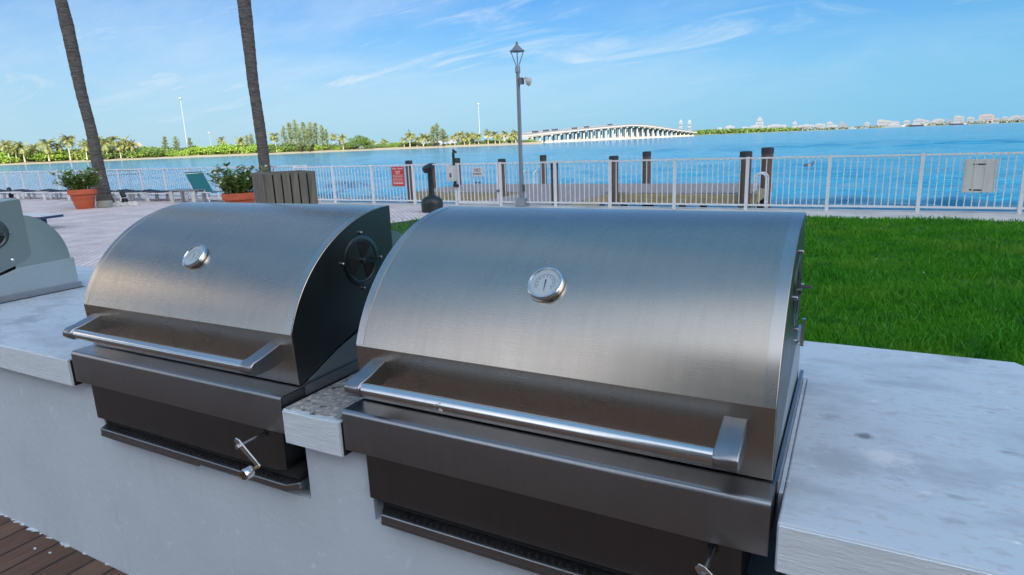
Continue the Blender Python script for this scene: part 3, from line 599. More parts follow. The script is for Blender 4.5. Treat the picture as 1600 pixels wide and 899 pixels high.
bd = sign('plastic_board', a[0], b_[0]-.01, b_[2], a[2], FY-.036, M['board'], 'blank grey board with rounded corners tied to the fence by the lawn', 'board', .03)
m_ = MB(); w_ = b_[0]-a[0]; h_ = a[2]-b_[2]
for f0, f1 in ((.02, .06), (.30, .33), (.62, .65), (.93, .965)): m_.bx(a[0]+w_*f0, a[0]+w_*f1, FY-.073, FY-.064, b_[2]+h_*.02, b_[2]+h_*.98)
m_.build('rib', M['board'], bd)
m_ = MB()
for f0, f1, fz in ((.25, .36, .845), (.40, .66, .845), (.22, .30, .085), (.34, .60, .075)): m_.bx(a[0]+w_*f0, a[0]+w_*f1, FY-.070, FY-.064, b_[2]+h_*(fz-.018), b_[2]+h_*(fz+.018))
m_.build('tie_slot', M['gap'], bd)
a, b_ = aty(700, 259, FY-.04), aty(714, 283, FY-.04)
kb = sign('lock_box', a[0], b_[0], b_[2], a[2], FY-.036, M['board'], 'grey metal box on the fence beside the gate latch', 'box', .10)
MB().bx(a[0]+.05, b_[0]-.05, FY-.142, FY-.135, b_[2]+.06, a[2]-.06).build('door', M['signwhite'], kb)
MB().bx(a[0]+.10, a[0]+.16, FY-.150, FY-.140, b_[2]+.10, b_[2]+.22).build('keypad', M['dark'], kb)

# cigarette receptacle ----------------------------------------------
u_ = thing('ash_receptacle', (-9.314, 13.10, 0), 'black bulb shaped cigarette receptacle with tall neck before the fence', 'ash bin')
MB().lathe([(.24, 0), (.27, .02), (.275, .22), (.265, .29), (.20, .36), (.10, .40), (.075, .43)], (-9.314, 13.10, 0), 32).build('base', M['urn'], u_, smooth=40)
MB().lathe([(.075, .43), (.068, .60), (.066, .98), (.085, 1.01), (.085, 1.02)], (-9.314, 13.10, 0), 24).build('neck', M['urn'], u_, smooth=40)
MB().lathe([(.085, -.12), (.098, -.08), (.102, 0), (.098, .08), (.08, .115), (.06, .12)], (-9.35, 13.08, 1.075), 24, Matrix.Rotation(1.2, 3, 'Y')).build('head', M['urn'], u_, smooth=40)

# lamp post -----------------------------------------------------------
LP = at(816, 322.5); lp = thing('lamp_post', (LP[0], LP[1], 0), 'slender grey lamp post with open lantern head before the fence', 'street lamp')
lx, ly = LP[0], LP[1]
MB().lathe([(.20, 0), (.20, .02), (.15, .20), (.12, .22)], (lx, ly, .004), 4, Matrix.Rotation(math.pi/4, 3, 'Z')).build('base', M['pole'], lp, bevel=.01)
MB().lathe([(.062, .22), (.052, .9), (.045, 3.30)], (lx, ly, 0), 20).build('pole', M['pole'], lp, smooth=40)
MB().lathe([(.062, 3.30), (.062, 3.44), (.04, 3.47)], (lx, ly, 0), 18).build('collar', M['pole'], lp, smooth=40)
hd = MB().lathe([(.02, 3.80), (.17, 3.795), (.182, 3.80), (.182, 3.82), (.12, 3.86), (.07, 3.92), (.035, 3.95), (.03, 4.02), (.018, 4.03)], (lx, ly, 0), 24).build('hood', M['pole'], lp, smooth=40)
for q in range(4):
    t = q*math.pi/2+.5; MB().tube([(lx+.03*math.cos(t), ly+.03*math.sin(t), 3.46), (lx+.155*math.cos(t), ly+.155*math.sin(t), 3.80)], .010, 6).build('strut', M['pole'], lp)
MB().bx(lx+.05, lx+.09, ly-.05, ly+.02, .38, .56).build('service_box', M['dark'], lp)
sc_ = thing('security_camera', (lx+.2, ly, 3.1), 'white dome camera on a short arm fixed to the lamp post', 'camera')
MB().bx(lx+.046, lx+.14, ly-.06, ly+.06, 3.02, 3.18).build('mount', M['dark'], sc_)
MB().tube([(lx+.14, ly, 3.15), (lx+.24, ly, 3.17), (lx+.29, ly, 3.15)], .022, 8).build('arm', M['signwhite'], sc_)
MB().lathe([(.03, .05), (.075, .03), (.08, -.05), (.07, -.075)], (lx+.29, ly, 3.12), 18).build('housing', M['signwhite'], sc_, smooth=40)
MB().lathe([(.066, -.075), (.06, -.11), (.03, -.14), (.005, -.15)], (lx+.29, ly, 3.12), 18).build('lens_dome', M['board'], sc_, smooth=40)

# ================================================================== DOCK
ZD = -.15; DX0, DX1, DY0, DY1 = -15.5, -2.62, 20.5, 24.5; GW0, GW1 = -10.35, -7.22
dk = thing('dock', (-9, 22.5, -1.2), 'weathered wooden boat dock beyond the gate with tall piles', 'dock')
m_ = MB()
n = 66
for i in range(n):
    x0 = DX0+(DX1-DX0)*i/n; x1 = DX0+(DX1-DX0)*(i+1)/n; m_.bx(x0+.006, x1-.006, DY0, DY1, ZD-.04, ZD)
m_.build('deck', M['wood_dock'], dk)
m_ = MB(); n = 28
for i in range(n):
    y0 = 15.06+(DY0-.02-15.06)*i/n; y1 = 15.06+(DY0-.02-15.06)*(i+1)/n; m_.bx(GW0, GW1, y0+.006, y1-.006, ZD-.04, ZD)
m_.build('gangway', M['wood_dock'], dk)
MB().bx(DX0, GW0-.02, DY0-.06, DY0-.005, ZD-.33, ZD-.045).bx(GW1+.02, DX1, DY0-.06, DY0-.005, ZD-.33, ZD-.045).bx(DX1+.005, DX1+.06, DY0-.05, DY1, ZD-.30, ZD-.01).bx(DX0, DX1, DY1+.005, DY1+.06, ZD-.3, ZD-.045).build('fascia', M['fascia'], dk)
for a_, b2 in ((GW0-.05, GW0-.003), (GW1+.003, GW1+.05)): MB().bx(a_, b2, 15.1, DY0-.07, ZD-.28, ZD-.045).build('stringer', M['fascia'], dk)
def pile(u, vt, x, y, r_):
    zt = height_at(u, vt, (x, y)); p = MB().lathe([(r_, -3), (r_, zt-.02), (r_*.97, zt)], (x, y, 0), 14).build('pile', M['pile'], dk, smooth=40)
    MB().lathe([(r_*1.06, zt-.16), (r_*1.06, zt+.01), (r_*.7, zt+.03)], (x, y, 0), 14).build('pile_cap', M['cap'], p, smooth=40)
def pl(u, vt, y, r_=.135):
    d = ray(u, 300); pile(u, vt, d[0]/d[1]*y, y, r_)
pl(642, 252, 20.36); pl(678, 256, 22.5); pl(717, 248, 24.75); pl(786, 249.5, 20.36); pl(850, 243.5, 24.75); pl(867, 256, 16.2, .10)
pl(959, 245, 20.33, .15); pl(1010, 238, 24.75, .16); pl(1163, 238, 20.33, .17); pl(1196, 232, 22.5, .185)
m_ = MB()
for i in range(7):
    for y in (DY0+.4, DY1-.3): m_.tube([(DX0+.6+i*2, y, -3), (DX0+.6+i*2, y, ZD-.05)], .12, 8)
m_.build('support', M['pile'], dk)
def hoop(x, y, wdir, w, z0, z1, r_=.025):
    pts = []
    for t in np.linspace(0, math.pi, 9): pts.append((x+wdir[0]*w*math.cos(t), y+wdir[1]*w*math.cos(t), z1-w+w*math.sin(t)))
    return [(pts[0][0], pts[0][1], z0)] + pts + [(pts[-1][0], pts[-1][1], z0)]
def ladder(x, y, wd, gap):
    l = MB()
    for k in (-1, 1): l.tube(hoop(x+gap[0]*k, y+gap[1]*k, wd, .17, -1.4, ZD+.55), .028, 8)
    for z in (-.5, -.8, -1.1): l.tube([(x-gap[0]+wd[0]*.17, y-gap[1]+wd[1]*.17, z), (x+gap[0]+wd[0]*.17, y+gap[1]+wd[1]*.17, z)], .02, 8)
    l.build('ladder', M['white'], dk, smooth=40)
ladder(-12.25, 24.6, (.3, 1), (.28, 0)); ladder(DX1+.05, 21.3, (1, .2), (0, .25))
m_ = MB(); pp = at(746, 287, ZD); m_.tube([(pp[0]-.2, pp[1], ZD+.05), (pp[0]+.2, pp[1], ZD+.05)], .03, 8).bx(pp[0]-.05, pp[0]+.05, pp[1]-.05, pp[1]+.05, ZD, ZD+.05)
m_.build('cleat', M['dark'], dk)
# handrail in the water beyond the left fence
m_ = MB(); p0 = aty(100, 268, 17.2); p1 = aty(213, 266.5, 17.2); q0 = aty(100, 277, 17.2); q1 = aty(223, 271.5, 17.2)
m_.tube([p0, p1], .022, 8).tube([q0, q1], .022, 8)
for t in (.1, .5, .9): pa = p0+(p1-p0)*t; m_.tube([pa, (pa[0], 17.2, -1.5)], .022, 8)
tag(m_.build('handrail', M['pole'], loc=(p1[0], 17.2, -1.2)), 'thin double handrail standing in the water behind the leaning palm', 'handrail')

# ================================================================== PATIO THINGS
def frond(mb, base, az, el, L, droop, wid, nseg=7, nleaf=9):
    """one pinnate palm frond: a curved rib with hanging leaflets"""
    p = np.array(base, float); pts = []; e = el
    for i in range(nseg+1):
        pts.append(p.copy()); p = p + np.array([math.cos(az)*math.cos(e), math.sin(az)*math.cos(e), math.sin(e)])*L/nseg; e -= droop/nseg
    side = np.array([-math.sin(az), math.cos(az), 0])
    for i in range(nseg):
        a, b = pts[i], pts[i+1]; mb.add([a-side*.02*L/3, a+side*.02*L/3, b+side*.012*L/3, b-side*.012*L/3], [(0, 1, 2, 3)])
    for k in range(nleaf):
        t = (.12+.86*k/(nleaf-1))*nseg; i = min(int(t), nseg-1); q = pts[i]+(pts[i+1]-pts[i])*(t-i); fw = (pts[i+1]-pts[i]); fw = fw/np.linalg.norm(fw)
        w = wid*math.sin(math.pi*min(.95, .18+.75*k/(nleaf-1)))
        for s_ in (-1, 1):
            tip = q + side*s_*w*random.uniform(.7, 1) + fw*w*.5 - np.array([0, 0, w*random.uniform(.25, .75)])
            mb.add([q-fw*L*.035, q+fw*L*.035, tip], [(0, 1, 2)])
def near_palm(pix, base, label):
    root = thing('coconut_palm', (base[0], base[1], 0), label, 'palm tree', 'palms standing on the patio')
    dep = np.dot(base-np.array([0, 0, EYE]), FW); pts = []; rs = []
    for u, v, w in pix:
        d = ray(u, v); p = np.array([0, 0, EYE])+d*dep; pts.append(p); rs.append(w/2*dep/F_PX)
    d = (pts[-1]-pts[-2]); d = d/np.linalg.norm(d)
    for k in range(1, 7): pts.append(pts[-1]+d*.9+np.array([0, 0, .1])); rs.append(rs[-1]*.97)
    # resample smoothly
    P = np.array(pts); T = np.linspace(0, len(P)-1, 170)
    Q = np.array([[np.interp(t, range(len(P)), P[:, k]) for k in range(3)] for t in T]); RR = np.interp(T, range(len(P)), rs)
    ker = np.exp(-(np.arange(-10, 11)/5.)**2); ker /= ker.sum()
    Qp = np.vstack([Q[:1]]*10+[Q]+[Q[-1:]]*10); Q2 = np.array([[(Qp[i:i+21, k]*ker).sum() for k in range(3)] for i in range(len(Q))])
    RR = RR*(1+.05*((np.arange(len(RR))*.37) % 1-.5)+.018*RNG.standard_normal(len(RR)))
    MB().tube(list(Q2), list(RR), 16).build('trunk', M['trunk'], root, smooth=35)
    mb = MB(); tp = Q2[-1]
    for k in range(20): frond(mb, tp, k*2.4, random.uniform(-.2, 1.2), 3.4, 1.6, .75, 8, 16)
    mb.build('crown', M['frond'], root)
near_palm([(166.5, 322, 26), (162, 306, 21), (153, 257, 17), (142.5, 202, 15.5), (127, 147, 16), (116, 92, 18), (104, 37, 19), (95, 0, 17)], at(163, 321), 'leaning dark palm trunk rising beside the first terracotta pot')
near_palm([(418, 312, 18), (414.3, 268, 16.8), (409.7, 226, 16.5), (402.7, 177, 16.5), (395, 129, 16.5), (391, 87, 17.5), (384.5, 32, 20), (381, 0, 20)], at(416, 311.5), 'grey palm trunk rising behind the slatted wooden bin')

def pot(x, y, label, seed):
    random.seed(seed); p = thing('flower_pot', (x, y, 0), label, 'plant pot', 'terracotta pots on the patio')
    MB().lathe([(r_*.69, z_) for r_, z_ in [(.36, .0), (.375, .02), (.42, .15), (.445, .155), (.45, .185), (.435, .19), (.475, .33), (.50, .335), (.505, .365), (.49, .37), (.525, .47), (.59, .475), (.605, .49), (.60, .63), (.585, .645), (.54, .645), (.53, .60)]], (x, y, 0), 40).build('pot', M['terra'], p, smooth=35)
    MB().lathe([(.37, .55), (.37, .585)], (x, y, 0), 24).build('soil', M['soil'], p)
    mb = MB(); fl = MB()
    for k in range(84):
        a = random.uniform(0, 6.28); ra = .34*math.sqrt(random.random()); hh = random.uniform(.28, .78)*(1.05-.5*ra); ou = random.uniform(.1, .50)
        bx_, by_ = x+ra*math.cos(a), y+ra*math.sin(a); tx_, ty_ = bx_+ou*math.cos(a), by_+ou*math.sin(a)
        pts = [(bx_+(tx_-bx_)*t*t, by_+(ty_-by_)*t*t, .58+hh*t) for t in np.linspace(0, 1, 5)]
        mb.tube(pts, [.010, .009, .007, .005, .003], 4)
        for j in range(15):
            t = random.uniform(.2, 1); q = Vector((bx_+(tx_-bx_)*t*t, by_+(ty_-by_)*t*t, .58+hh*t)); az = random.uniform(0, 6.28); L = random.uniform(.10, .20)
            d = Vector((math.cos(az), math.sin(az), random.uniform(-.1, .9))).normalized(); s_ = d.cross(Vector((0, 0, 1))).normalized()*L*.26; n_ = s_.cross(d).normalized()*L*.08
            mb.add([q, q+d*L*.5+s_+n_, q+d*L, q+d*L*.5-s_+n_], [(0, 1, 2), (0, 2, 3)])
        if random.random() < .35:
            q = (tx_, ty_, .58+hh); fl.lathe([(.004, -.02), (.03, 0), (.022, .015), (.004, .02)], q, 7)
    mb.build('foliage', M['leaf'], p); fl.build('blossom', M['petal'], p)
p1 = at(116, 328); pot(p1[0], p1[1]+.35, 'large terracotta pot of leafy stems left of the leaning palm', 3)
p2 = far(365, 17.6); pot(p2[0], p2[1], 'large terracotta pot with bushy white flowered plant beside the slatted bin', 5)

bc = far(438, 14.6); rot = math.radians(14)+math.atan2(-bc[0], bc[1])
bn = thing('slatted_bin', (bc[0], bc[1], 0), 'square grey wooden slatted bin enclosure in front of the palm', 'bin')
ca, sa = math.cos(rot), math.sin(rot)
def RB(x, y, z): return (bc[0]+ca*x-sa*y, bc[1]+sa*x+ca*y, z)
BH = height_at(440, 271, bc); hs = .52
th_ = rot
for f in range(4):
    n = 6
    for i in range(n):
        t = -hs+.085+(2*hs-.17)*i/(n-1); q = f*math.pi/2
        lx_, ly_ = t*math.cos(q)+hs*math.sin(q), t*math.sin(q)-hs*math.cos(q)
        MB().box(RB(lx_, ly_, BH/2+.02), (.145, .03, BH-.04), rot+q).build('slat', M['slat'], bn)
rot45 = None
MB().box((bc[0], bc[1], BH*.5), (2*hs-.09, 2*hs-.09, BH-.08), rot).build('liner', M['gap'], bn)
m_ = MB()
for f in range(4):
    q = f*math.pi/2; lx_, ly_ = (hs-.06)*math.sin(q), -(hs-.06)*math.cos(q)
    m_.box(RB(lx_, ly_, BH+.014), (2*hs+.02-(.0 if f % 2 else .28), .14, .028), rot+q)
m_.build('top_frame', M['slat'], bn)

def lounger(x, y, rz, label):
    l = thing('sun_lounger', (0, 0, 0), label, 'sun lounger', 'low sun loungers in a row before the fence')
    f = MB()
    for s_ in (-1, 1): f.bx(-.95, .95, s_*.33-.022, s_*.33+.022, .27, .315)
    for x_ in (-.93, .93): f.bx(x_-.02, x_+.02, -.31, .31, .272, .312)
    f.build('frame', M['lframe'], l, bevel=.006)
    b = MB().box((.28, 0, .322), (1.25, .58, .012)); b.box((-.62, 0, .37), (.62, .58, .012), 0, 0, .16); b.build('sling', M['sling'], l)
    for x_ in (-.72, .72):
        for s_ in (-1, 1): MB().bx(x_-.06, x_+.06, s_*.30-.025, s_*.30+.025, 0, .27).build('leg', M['lframe'], l, bevel=.01)
    return l
NTH = ['first', 'second', 'third', 'fourth', 'fifth', 'sixth', 'seventh', 'eighth', 'ninth', 'tenth', 'eleventh', 'twelfth', 'thirteenth', 'fourteenth', 'fifteenth', 'sixteenth', 'seventeenth', 'eighteenth', 'nineteenth', 'twentieth', 'twenty-first', 'twenty-second', 'twenty-third', 'twenty-fourth', 'twenty-fifth', 'twenty-sixth', 'twenty-seventh', 'twenty-eighth', 'twenty-ninth', 'thirtieth'] + ['thirty-first', 'thirty-second', 'thirty-third', 'thirty-fourth', 'thirty-fifth', 'thirty-sixth', 'thirty-seventh', 'thirty-eighth', 'thirty-ninth', 'fortieth', 'forty-first', 'forty-second', 'forty-third', 'forty-fourth', 'forty-fifth', 'forty-sixth', 'forty-seventh', 'forty-eighth']
L0 = lounger(0, 0, 0, '')
lspots = [(12, 311), (53, 311.5), (94, 312), (134, 312.5), (173, 313.5), (217, 314), (259, 314.5)]
for i, q in enumerate(lspots):
    o = L0 if i == 0 else copy_tree(L0)
    p = at(*q); o.location = (p[0], p[1]+.25, 0); o.rotation_euler.z = .42+.06*math.sin(i*2.3)
    o['label'] = 'low white framed sun lounger with dark sling, %s from the left along the fence' % NTH[i]
# side table at the end of the row
p = at(295, 316.5); tb = thing('side_table', (p[0], p[1], 0), 'small grey table standing between the loungers and teal chair', 'table')
MB().bx(p[0]-.65, p[0]+.65, p[1]-.25, p[1]+.25, .40, .45).build('tabletop', M['pole'], tb, bevel=.005)
for a_ in (-1, 1):
    for b2 in (-1, 1): MB().bx(p[0]+a_*.58-.07, p[0]+a_*.58+.07, p[1]+b2*.20-.03, p[1]+b2*.20+.03, 0, .40).build('leg', M['board'], tb)
# teal sling chair with raised back
p = at(322, 315.5); chz = thing('sling_chair', (p[0], p[1], 0), 'teal sling chair with raised back and white frame behind the pot', 'chair')
def chp(a_, b2, z): c_, s_ = math.cos(-.2), math.sin(-.2); return (p[0]-.1+c_*a_-s_*b2, p[1]+s_*a_+c_*b2, z)
m_ = MB().add([chp(-.48, -.30, 1.03), chp(-.48, .30, 1.03), chp(.12, .30, .34), chp(.12, -.30, .34), chp(-.50, -.30, 1.02), chp(-.50, .30, 1.02), chp(.10, .30, .33), chp(.10, -.30, .33)], [(0, 1, 2, 3), (7, 6, 5, 4), (0, 4, 5, 1), (2, 6, 7, 3), (1, 5, 6, 2), (0, 3, 7, 4)])
m_.build('backrest', M['teal'], chz)
MB().add([chp(.12, -.30, .34), chp(.12, .30, .34), chp(1.2, .30, .36), chp(1.2, -.30, .36), chp(.12, -.30, .33), chp(.12, .30, .33), chp(1.2, .30, .35), chp(1.2, -.30, .35)], [(0, 1, 2, 3), (7, 6, 5, 4), (0, 4, 5, 1), (2, 6, 7, 3), (1, 5, 6, 2), (0, 3, 7, 4)]).build('seat', M['teal'], chz)
m_ = MB()
for b2 in (-.31, .31): m_.tube([chp(-.36, b2, .02), chp(-.10, b2, .36), chp(1.22, b2, .36)], .022, 8).tube([chp(.95, b2, .36), chp(1.1, b2, .02), chp(-.36, b2, .02)], .022, 8)
m_.build('frame', M['lframe'], chz, smooth=40)
MB().tube([chp(-.44, -.31, .97), chp(-.44, .31, .97)], .02, 8).build('cross_bar', M['lframe'], chz)
# landscape spotlights
def spot(u, v, label, tilt):
    p = at(u, v); s_ = thing('spotlight', (p[0], p[1], 0), label, 'garden light', 'garden spotlights by the loungers')
    MB().lathe([(.07, 0), (.10, .05), (.10, .17), (.05, .22)], (p[0], p[1], 0), 14).build('base', M['black'], s_, smooth=40)
    MB().lathe([(.05, .0), (.085, .03), (.085, .22), (.07, .24)], (p[0], p[1], .22), 14, Matrix.Rotation(tilt, 3, 'Y')).build('head', M['black'], s_, smooth=40)
    MB().lathe([(.06, .205), (.06, .235)], (p[0], p[1], 0), 12).build('collar', M['signwhite'], s_)
spot(196, 319, 'black garden spotlight tilted upward on gravel right of the leaning palm', -.45); spot(18, 309, 'black garden spotlight tilted upward behind the far left grill', -.45)
p = at(158, 325); st = MB(); random.seed(2)
st.box((p[0], p[1]+.15, .11), (.42, .26, .22), .3); tag(st.build('stone_block', M['stone'], loc=(p[0], p[1]+.15, 0), bevel=.03), 'squared grey stone block at the foot of the leaning palm', 'stone block')
gr = MB()
for k in range(260):
    q = at(random.uniform(168, 215), random.uniform(317.5, 322.5)); s_ = random.uniform(.03, .10); gr.box((q[0], q[1], s_*.3), (s_, s_*.8, s_*.6), random.random()*3, random.random(), random.random())
tag(gr.build('gravel', M['rubble']), 'loose white gravel scattered round the leaning palm', 'gravel', kind='stuff')
# low folded board beyond the far grill
q0, q1 = at(42, 334, .36), at(72, 337, .36)
tb = thing('low_table', (float(q0[0]), float(q0[1]), 0), 'low table with pale top and navy edge behind the far left grill', 'table')
cx_, cy_ = (q0[0]+q1[0])/2, (q0[1]+q1[1])/2
MB().box((cx_, cy_, .345), (.95, .6, .03), .25).build('tabletop', M['signwhite'], tb); MB().box((cx_, cy_, .30), (.94, .59, .058), .25).build('apron', M['navy'], tb)
MB().box((cx_-.1, cy_, .135), (.34, .3, .268), .25).build('pedestal', M['navy'], tb)

# ================================================================== FAR SHORE
WZ = -1.2
SH = [(-260, 268), (-100, 262), (0, 258.6), (75, 255.4), (150, 252.4), (230, 249.2), (300, 246.7), (380, 243.6), (460, 240.5), (530, 237.3), (600, 234.3), (690, 231.0), (745, 228.8), (800, 226.7), (832, 225.4)]
def shore_pt(u, back=0.):
    v = np.interp(u, [a_ for a_, _ in SH], [b2 for _, b2 in SH]); p = at(u, v, WZ); d = np.array([p[0], p[1], 0]); L = np.linalg.norm(d)
    L = 520+.35*(L-520)                                   # smooth the distance, keep the bearing
    return d/np.linalg.norm(d)*(L+back)
us = np.linspace(-260, 846, 40); m_ = MB(); rows = []
for back, z in ((-9, -1.6), (-3, -1.05), (6, -.2), (14, .4), (60, .8), (900, 1.0)): rows.append([tuple(shore_pt(u, back)+np.array([0, 0, z])) for u in us])
n = len(us); m_.add([p for r_ in rows for p in r_], [(j*n+i, j*n+i+1, (j+1)*n+i+1, (j+1)*n+i) for j in range(3) for i in range(n-1)]); struct(m_.build('far_shore', M['sand'], smooth=60))
m_ = MB(); m_.add([p for r_ in rows for p in r_], [(j*n+i, j*n+i+1, (j+1)*n+i+1, (j+1)*n+i) for j in range(3, 5) for i in range(n-1)]); struct(m_.build('far_shore_ground', M['turf'], smooth=60))

def leaf_cloud(blobs, n, size, up=.3, rng=RNG):
    """n leaf clumps spread on and inside a set of ellipsoids (x,y,z,rx,ry,rz)"""
    B = np.array(blobs); w = (B[:, 3]*B[:, 5]); w = w/w.sum(); k = rng.choice(len(B), n, p=w); b = B[k]
    d = rng.standard_normal((n, 3)); d /= np.linalg.norm(d, axis=1)[:, None]; rr = rng.uniform(.55, 1.08, n)[:, None]
    c = b[:, :3]+d*b[:, 3:]*rr
    ax = rng.standard_normal((n, 3)); ax[:, 2] += up; ax /= np.linalg.norm(ax, axis=1)[:, None]; bx_ = np.cross(ax, rng.standard_normal((n, 3))); bx_ /= np.linalg.norm(bx_, axis=1)[:, None]
    s_ = (size*rng.uniform(.5, 1.3, n))[:, None]
    V = np.stack([c-ax*s_, c+bx_*s_*.6, c+ax*s_, c-bx_*s_*.6], 1).reshape(-1, 3)
    return V, np.arange(4*n)
def cloud_obj(name, blobs, n, size, mt, parent=None, up=.3):
    V, idx = leaf_cloud(blobs, n, size, up); return fast_mesh(name, V, 4, idx, mt, parent)
# shrubs: a few kinds, each copied with its stem
def shrub_proto(kind, mt, seed):
    random.seed(seed); r = thing('shore_shrub', (0, 0, 0), kind, 'shrub')
    bl = [(random.uniform(-3.6, 3.6), random.uniform(-2, 2), random.uniform(.9, 2.6), random.uniform(1.3, 2.4), random.uniform(1.3, 2.2), random.uniform(.9, 1.7)) for _ in range(12)]
    cloud_obj('crown', bl, 1900, .30, mt, r)
    st = MB()
    for k in range(5): x = random.uniform(-2.5, 2.5); st.tube([(x, 0, -.5), (x+random.uniform(-.6, .6), 0, 1.8)], [.14, .06], 5)
    st.build('stem', M['soil'], r); return r
protos = [shrub_proto('bright yellow green mangrove shrub in the belt along the far shore', M['mangrove'], s_) for s_ in (1, 2)]
dk_p = shrub_proto('darker green shrub in the belt along the far shore', M['olive'], 4)
first = {}
def put(proto, loc, sc, rz=0, label=None, group=None):
    k = proto.name
    o = proto if k not in first else copy_tree(proto); first[k] = 1
    o.location = loc; o.rotation_euler.z = rz; o.scale = sc if hasattr(sc, '__len__') else (sc, sc, sc)
    if label: o['label'] = label
    if group: o['group'] = group
    return o
random.seed(11)
def belt(u0, u1, step, hfun, back=10, dark=.2, grp='shrubs along the far shore'):
    u = u0
    while u < u1:
        h = hfun(u)*random.uniform(.55, 1.25); p = shore_pt(u, back+1+random.uniform(-2, 10)); dark_ = random.random() < dark
        s_ = h/4.0; w = random.uniform(.95, 1.3)
        put(dk_p if dark_ else random.choice(protos), (p[0], p[1], .2), (s_*w*1.25, s_*w*1.1, s_), math.atan2(-p[0], p[1])+random.uniform(-.3, .3), None, grp)
        u += step*random.uniform(.7, 1.3)*max(.6, s_)
belt(-40, 455, 9.5, lambda u: float(np.interp(u, [0, 40, 90, 150, 200, 230, 280, 330, 380, 440], [6, 8, 9, 6, 6, 8.5, 5.5, 7.5, 7.5, 7])))
belt(20, 215, 12, lambda u: 8.5, 24, .75); belt(230, 430, 15, lambda u: 6.5, 26, .6); belt(455, 560, 12, lambda u: 5.5, 12, .7); belt(600, 830, 19, lambda u: 3.4, 16, .6); belt(585, 650, 16, lambda u: 4.5, 22, .5)

# palms far away
def palm_proto(seed, H, sz=1.):
    random.seed(seed); r = thing('coconut_palm', (0, 0, 0), '', 'palm tree')
    ln = random.uniform(-.9, .9); pts = [(ln*(t**2), 0, H*t) for t in np.linspace(0, 1, 7)]
    MB().tube(pts, [x_*(.6+.5*sz) for x_ in (.34, .27, .23, .21, .20, .19, .19)], 7).build('trunk', M['ftrunk'], r)
    mb = MB()
    for k in range(38):
        frond(mb, pts[-1], k*2.399+random.uniform(-.2, .2), random.uniform(-.75, 1.35), random.uniform(2.7, 3.7)*sz, random.uniform(.9, 1.9), 1.0*sz, 6, 13)
    mb.build('crown', M['frond'], r); return r
# (u, v of crown centre, extra distance, scale of crown)
palms = [(17, 228, 12, 1.0), (40, 231, 6, 1.15), (78, 227, 8, 1.2), (111, 220, 6, 1.15), (122, 240, 14, .9), (137, 226, 5, 1.1), (158, 221, 14, 1.0), (169, 224, 8, 1.2), (181, 220, 18, 1.0), (200, 223, 20, 1.1), (207, 229, 14, 1.0),
         (350, 220, 60, .8), (379, 220, 20, .9), (433, 214, 12, .95), (523, 213, 60, .8), (537, 217, 14, .9), (586, 223, 120, .6), (601, 221, 90, .7), (606, 223, 140, .6),
         (641, 212, 12, .95), (662, 215, 10, .9), (672, 216, 30, .8), (711, 214, 30, .8), (719, 211, 40, .85), (734, 213, 24, .9), (742, 212, 30, .8), (763, 209, 24, .85), (774, 211, 20, .85), (788, 209, 40, .75), (800, 213, 14, .8), (806, 209, 20, .9), (652, 219, 40, .7), (748, 214, 16, .8), (28, 233, 16, .9), (58, 234, 18, .9), (95, 230, 20, .9), (148, 231, 18, .9), (190, 229, 16, .9), (632, 219, 30, .7), (698, 217, 24, .7), (726, 216, 20, .7), (781, 214, 16, .7)]
for i, (u, v, back, s_) in enumerate(palms):
    p = shore_pt(u, back if back > 50 else back*.45+2); H = max(3, height_at(u, v, p)); o = palm_proto(100+i, H, 1.75*s_); o.location = (p[0], p[1], .3); o.rotation_euler.z = random.uniform(0, 6.28); o['group'] = 'coconut palms on the far shore'
srt = sorted(range(len(palms)), key=lambda k: palms[k][0])
pobj = [o for o in COL.objects if o.get('group') == 'coconut palms on the far shore']
pobj.sort(key=lambda o: math.atan2(o.location.x, o.location.y))
for i, o in enumerate(pobj):
    nn = NTH[i]
    where = 'over bright mangroves' if i < 16 else 'behind the low hedge' if i < 19 else 'between the tall pine clump and bridge'
    o['label'] = 'far coconut palm %s, %s palm from left' % (where, nn)
# casuarina pines
def pine_proto(seed, H=10., spread=1.):
    random.seed(seed); r = thing('casuarina_tree', (0, 0, 0), '', 'tree')
    MB().tube([(0, 0, -.5), (.1, 0, H*.5), (.0, .1, H*.97)], [.22, .13, .03], 6).build('trunk', M['soil'], r)
    V = []; 
    for k in range(64):
        t = random.uniform(.12, 1.0); z = H*t; L = (2.2*(1-t)**.7+.35)*spread*random.uniform(.6, 1.1); az = random.uniform(0, 6.28)
        e = np.array([math.cos(az)*L, math.sin(az)*L, L*random.uniform(.5, 1.1)])
        for j in range(26):
            s_ = random.uniform(.15, 1.05); c = np.array([0, 0, z])+e*s_+RNG.normal(0, .14, 3); d = e/np.linalg.norm(e)*.28+RNG.normal(0, .20, 3)-np.array([0, 0, .10]); w = np.cross(d, RNG.normal(0, 1, 3)); w = w/np.linalg.norm(w)*.07
            V += [c-d, c+w, c+d, c-w]
    fast_mesh('crown', np.array(V), 4, np.arange(len(V)), M['pine'], r); return r
PN = [pine_proto(31), pine_proto(32, spread=1.25)]
pines = [(262, 215, 24, 1.5), (279, 215, 26, 1.4), (300, 217, 20, 1.4), (396, 211, 22, 1.3), (389, 213, 30, 1.1), (447, 199, 10, 1.3), (456, 194, 14, 1.8), (466, 190, 10, 1.8), (478, 193, 12, 1.9), (489, 193, 10, 1.7), (497, 194, 14, 1.8), (506, 198, 10, 1.6), (513, 204, 12, 1.3), (471, 204, 4, 1.5), (484, 203, 3, 1.5), (684, 195, 6, 2.0), (678, 199, 8, 1.6), (693, 203, 5, 1.9)]
for i, (u, v, back, w_) in enumerate(pines):
    p = shore_pt(u, back); H = height_at(u, v, p); o = put(PN[i % 2], (p[0], p[1], .3), (w_, w_, H/10.), random.uniform(0, 6.28), None, 'casuarina pines on the far shore')
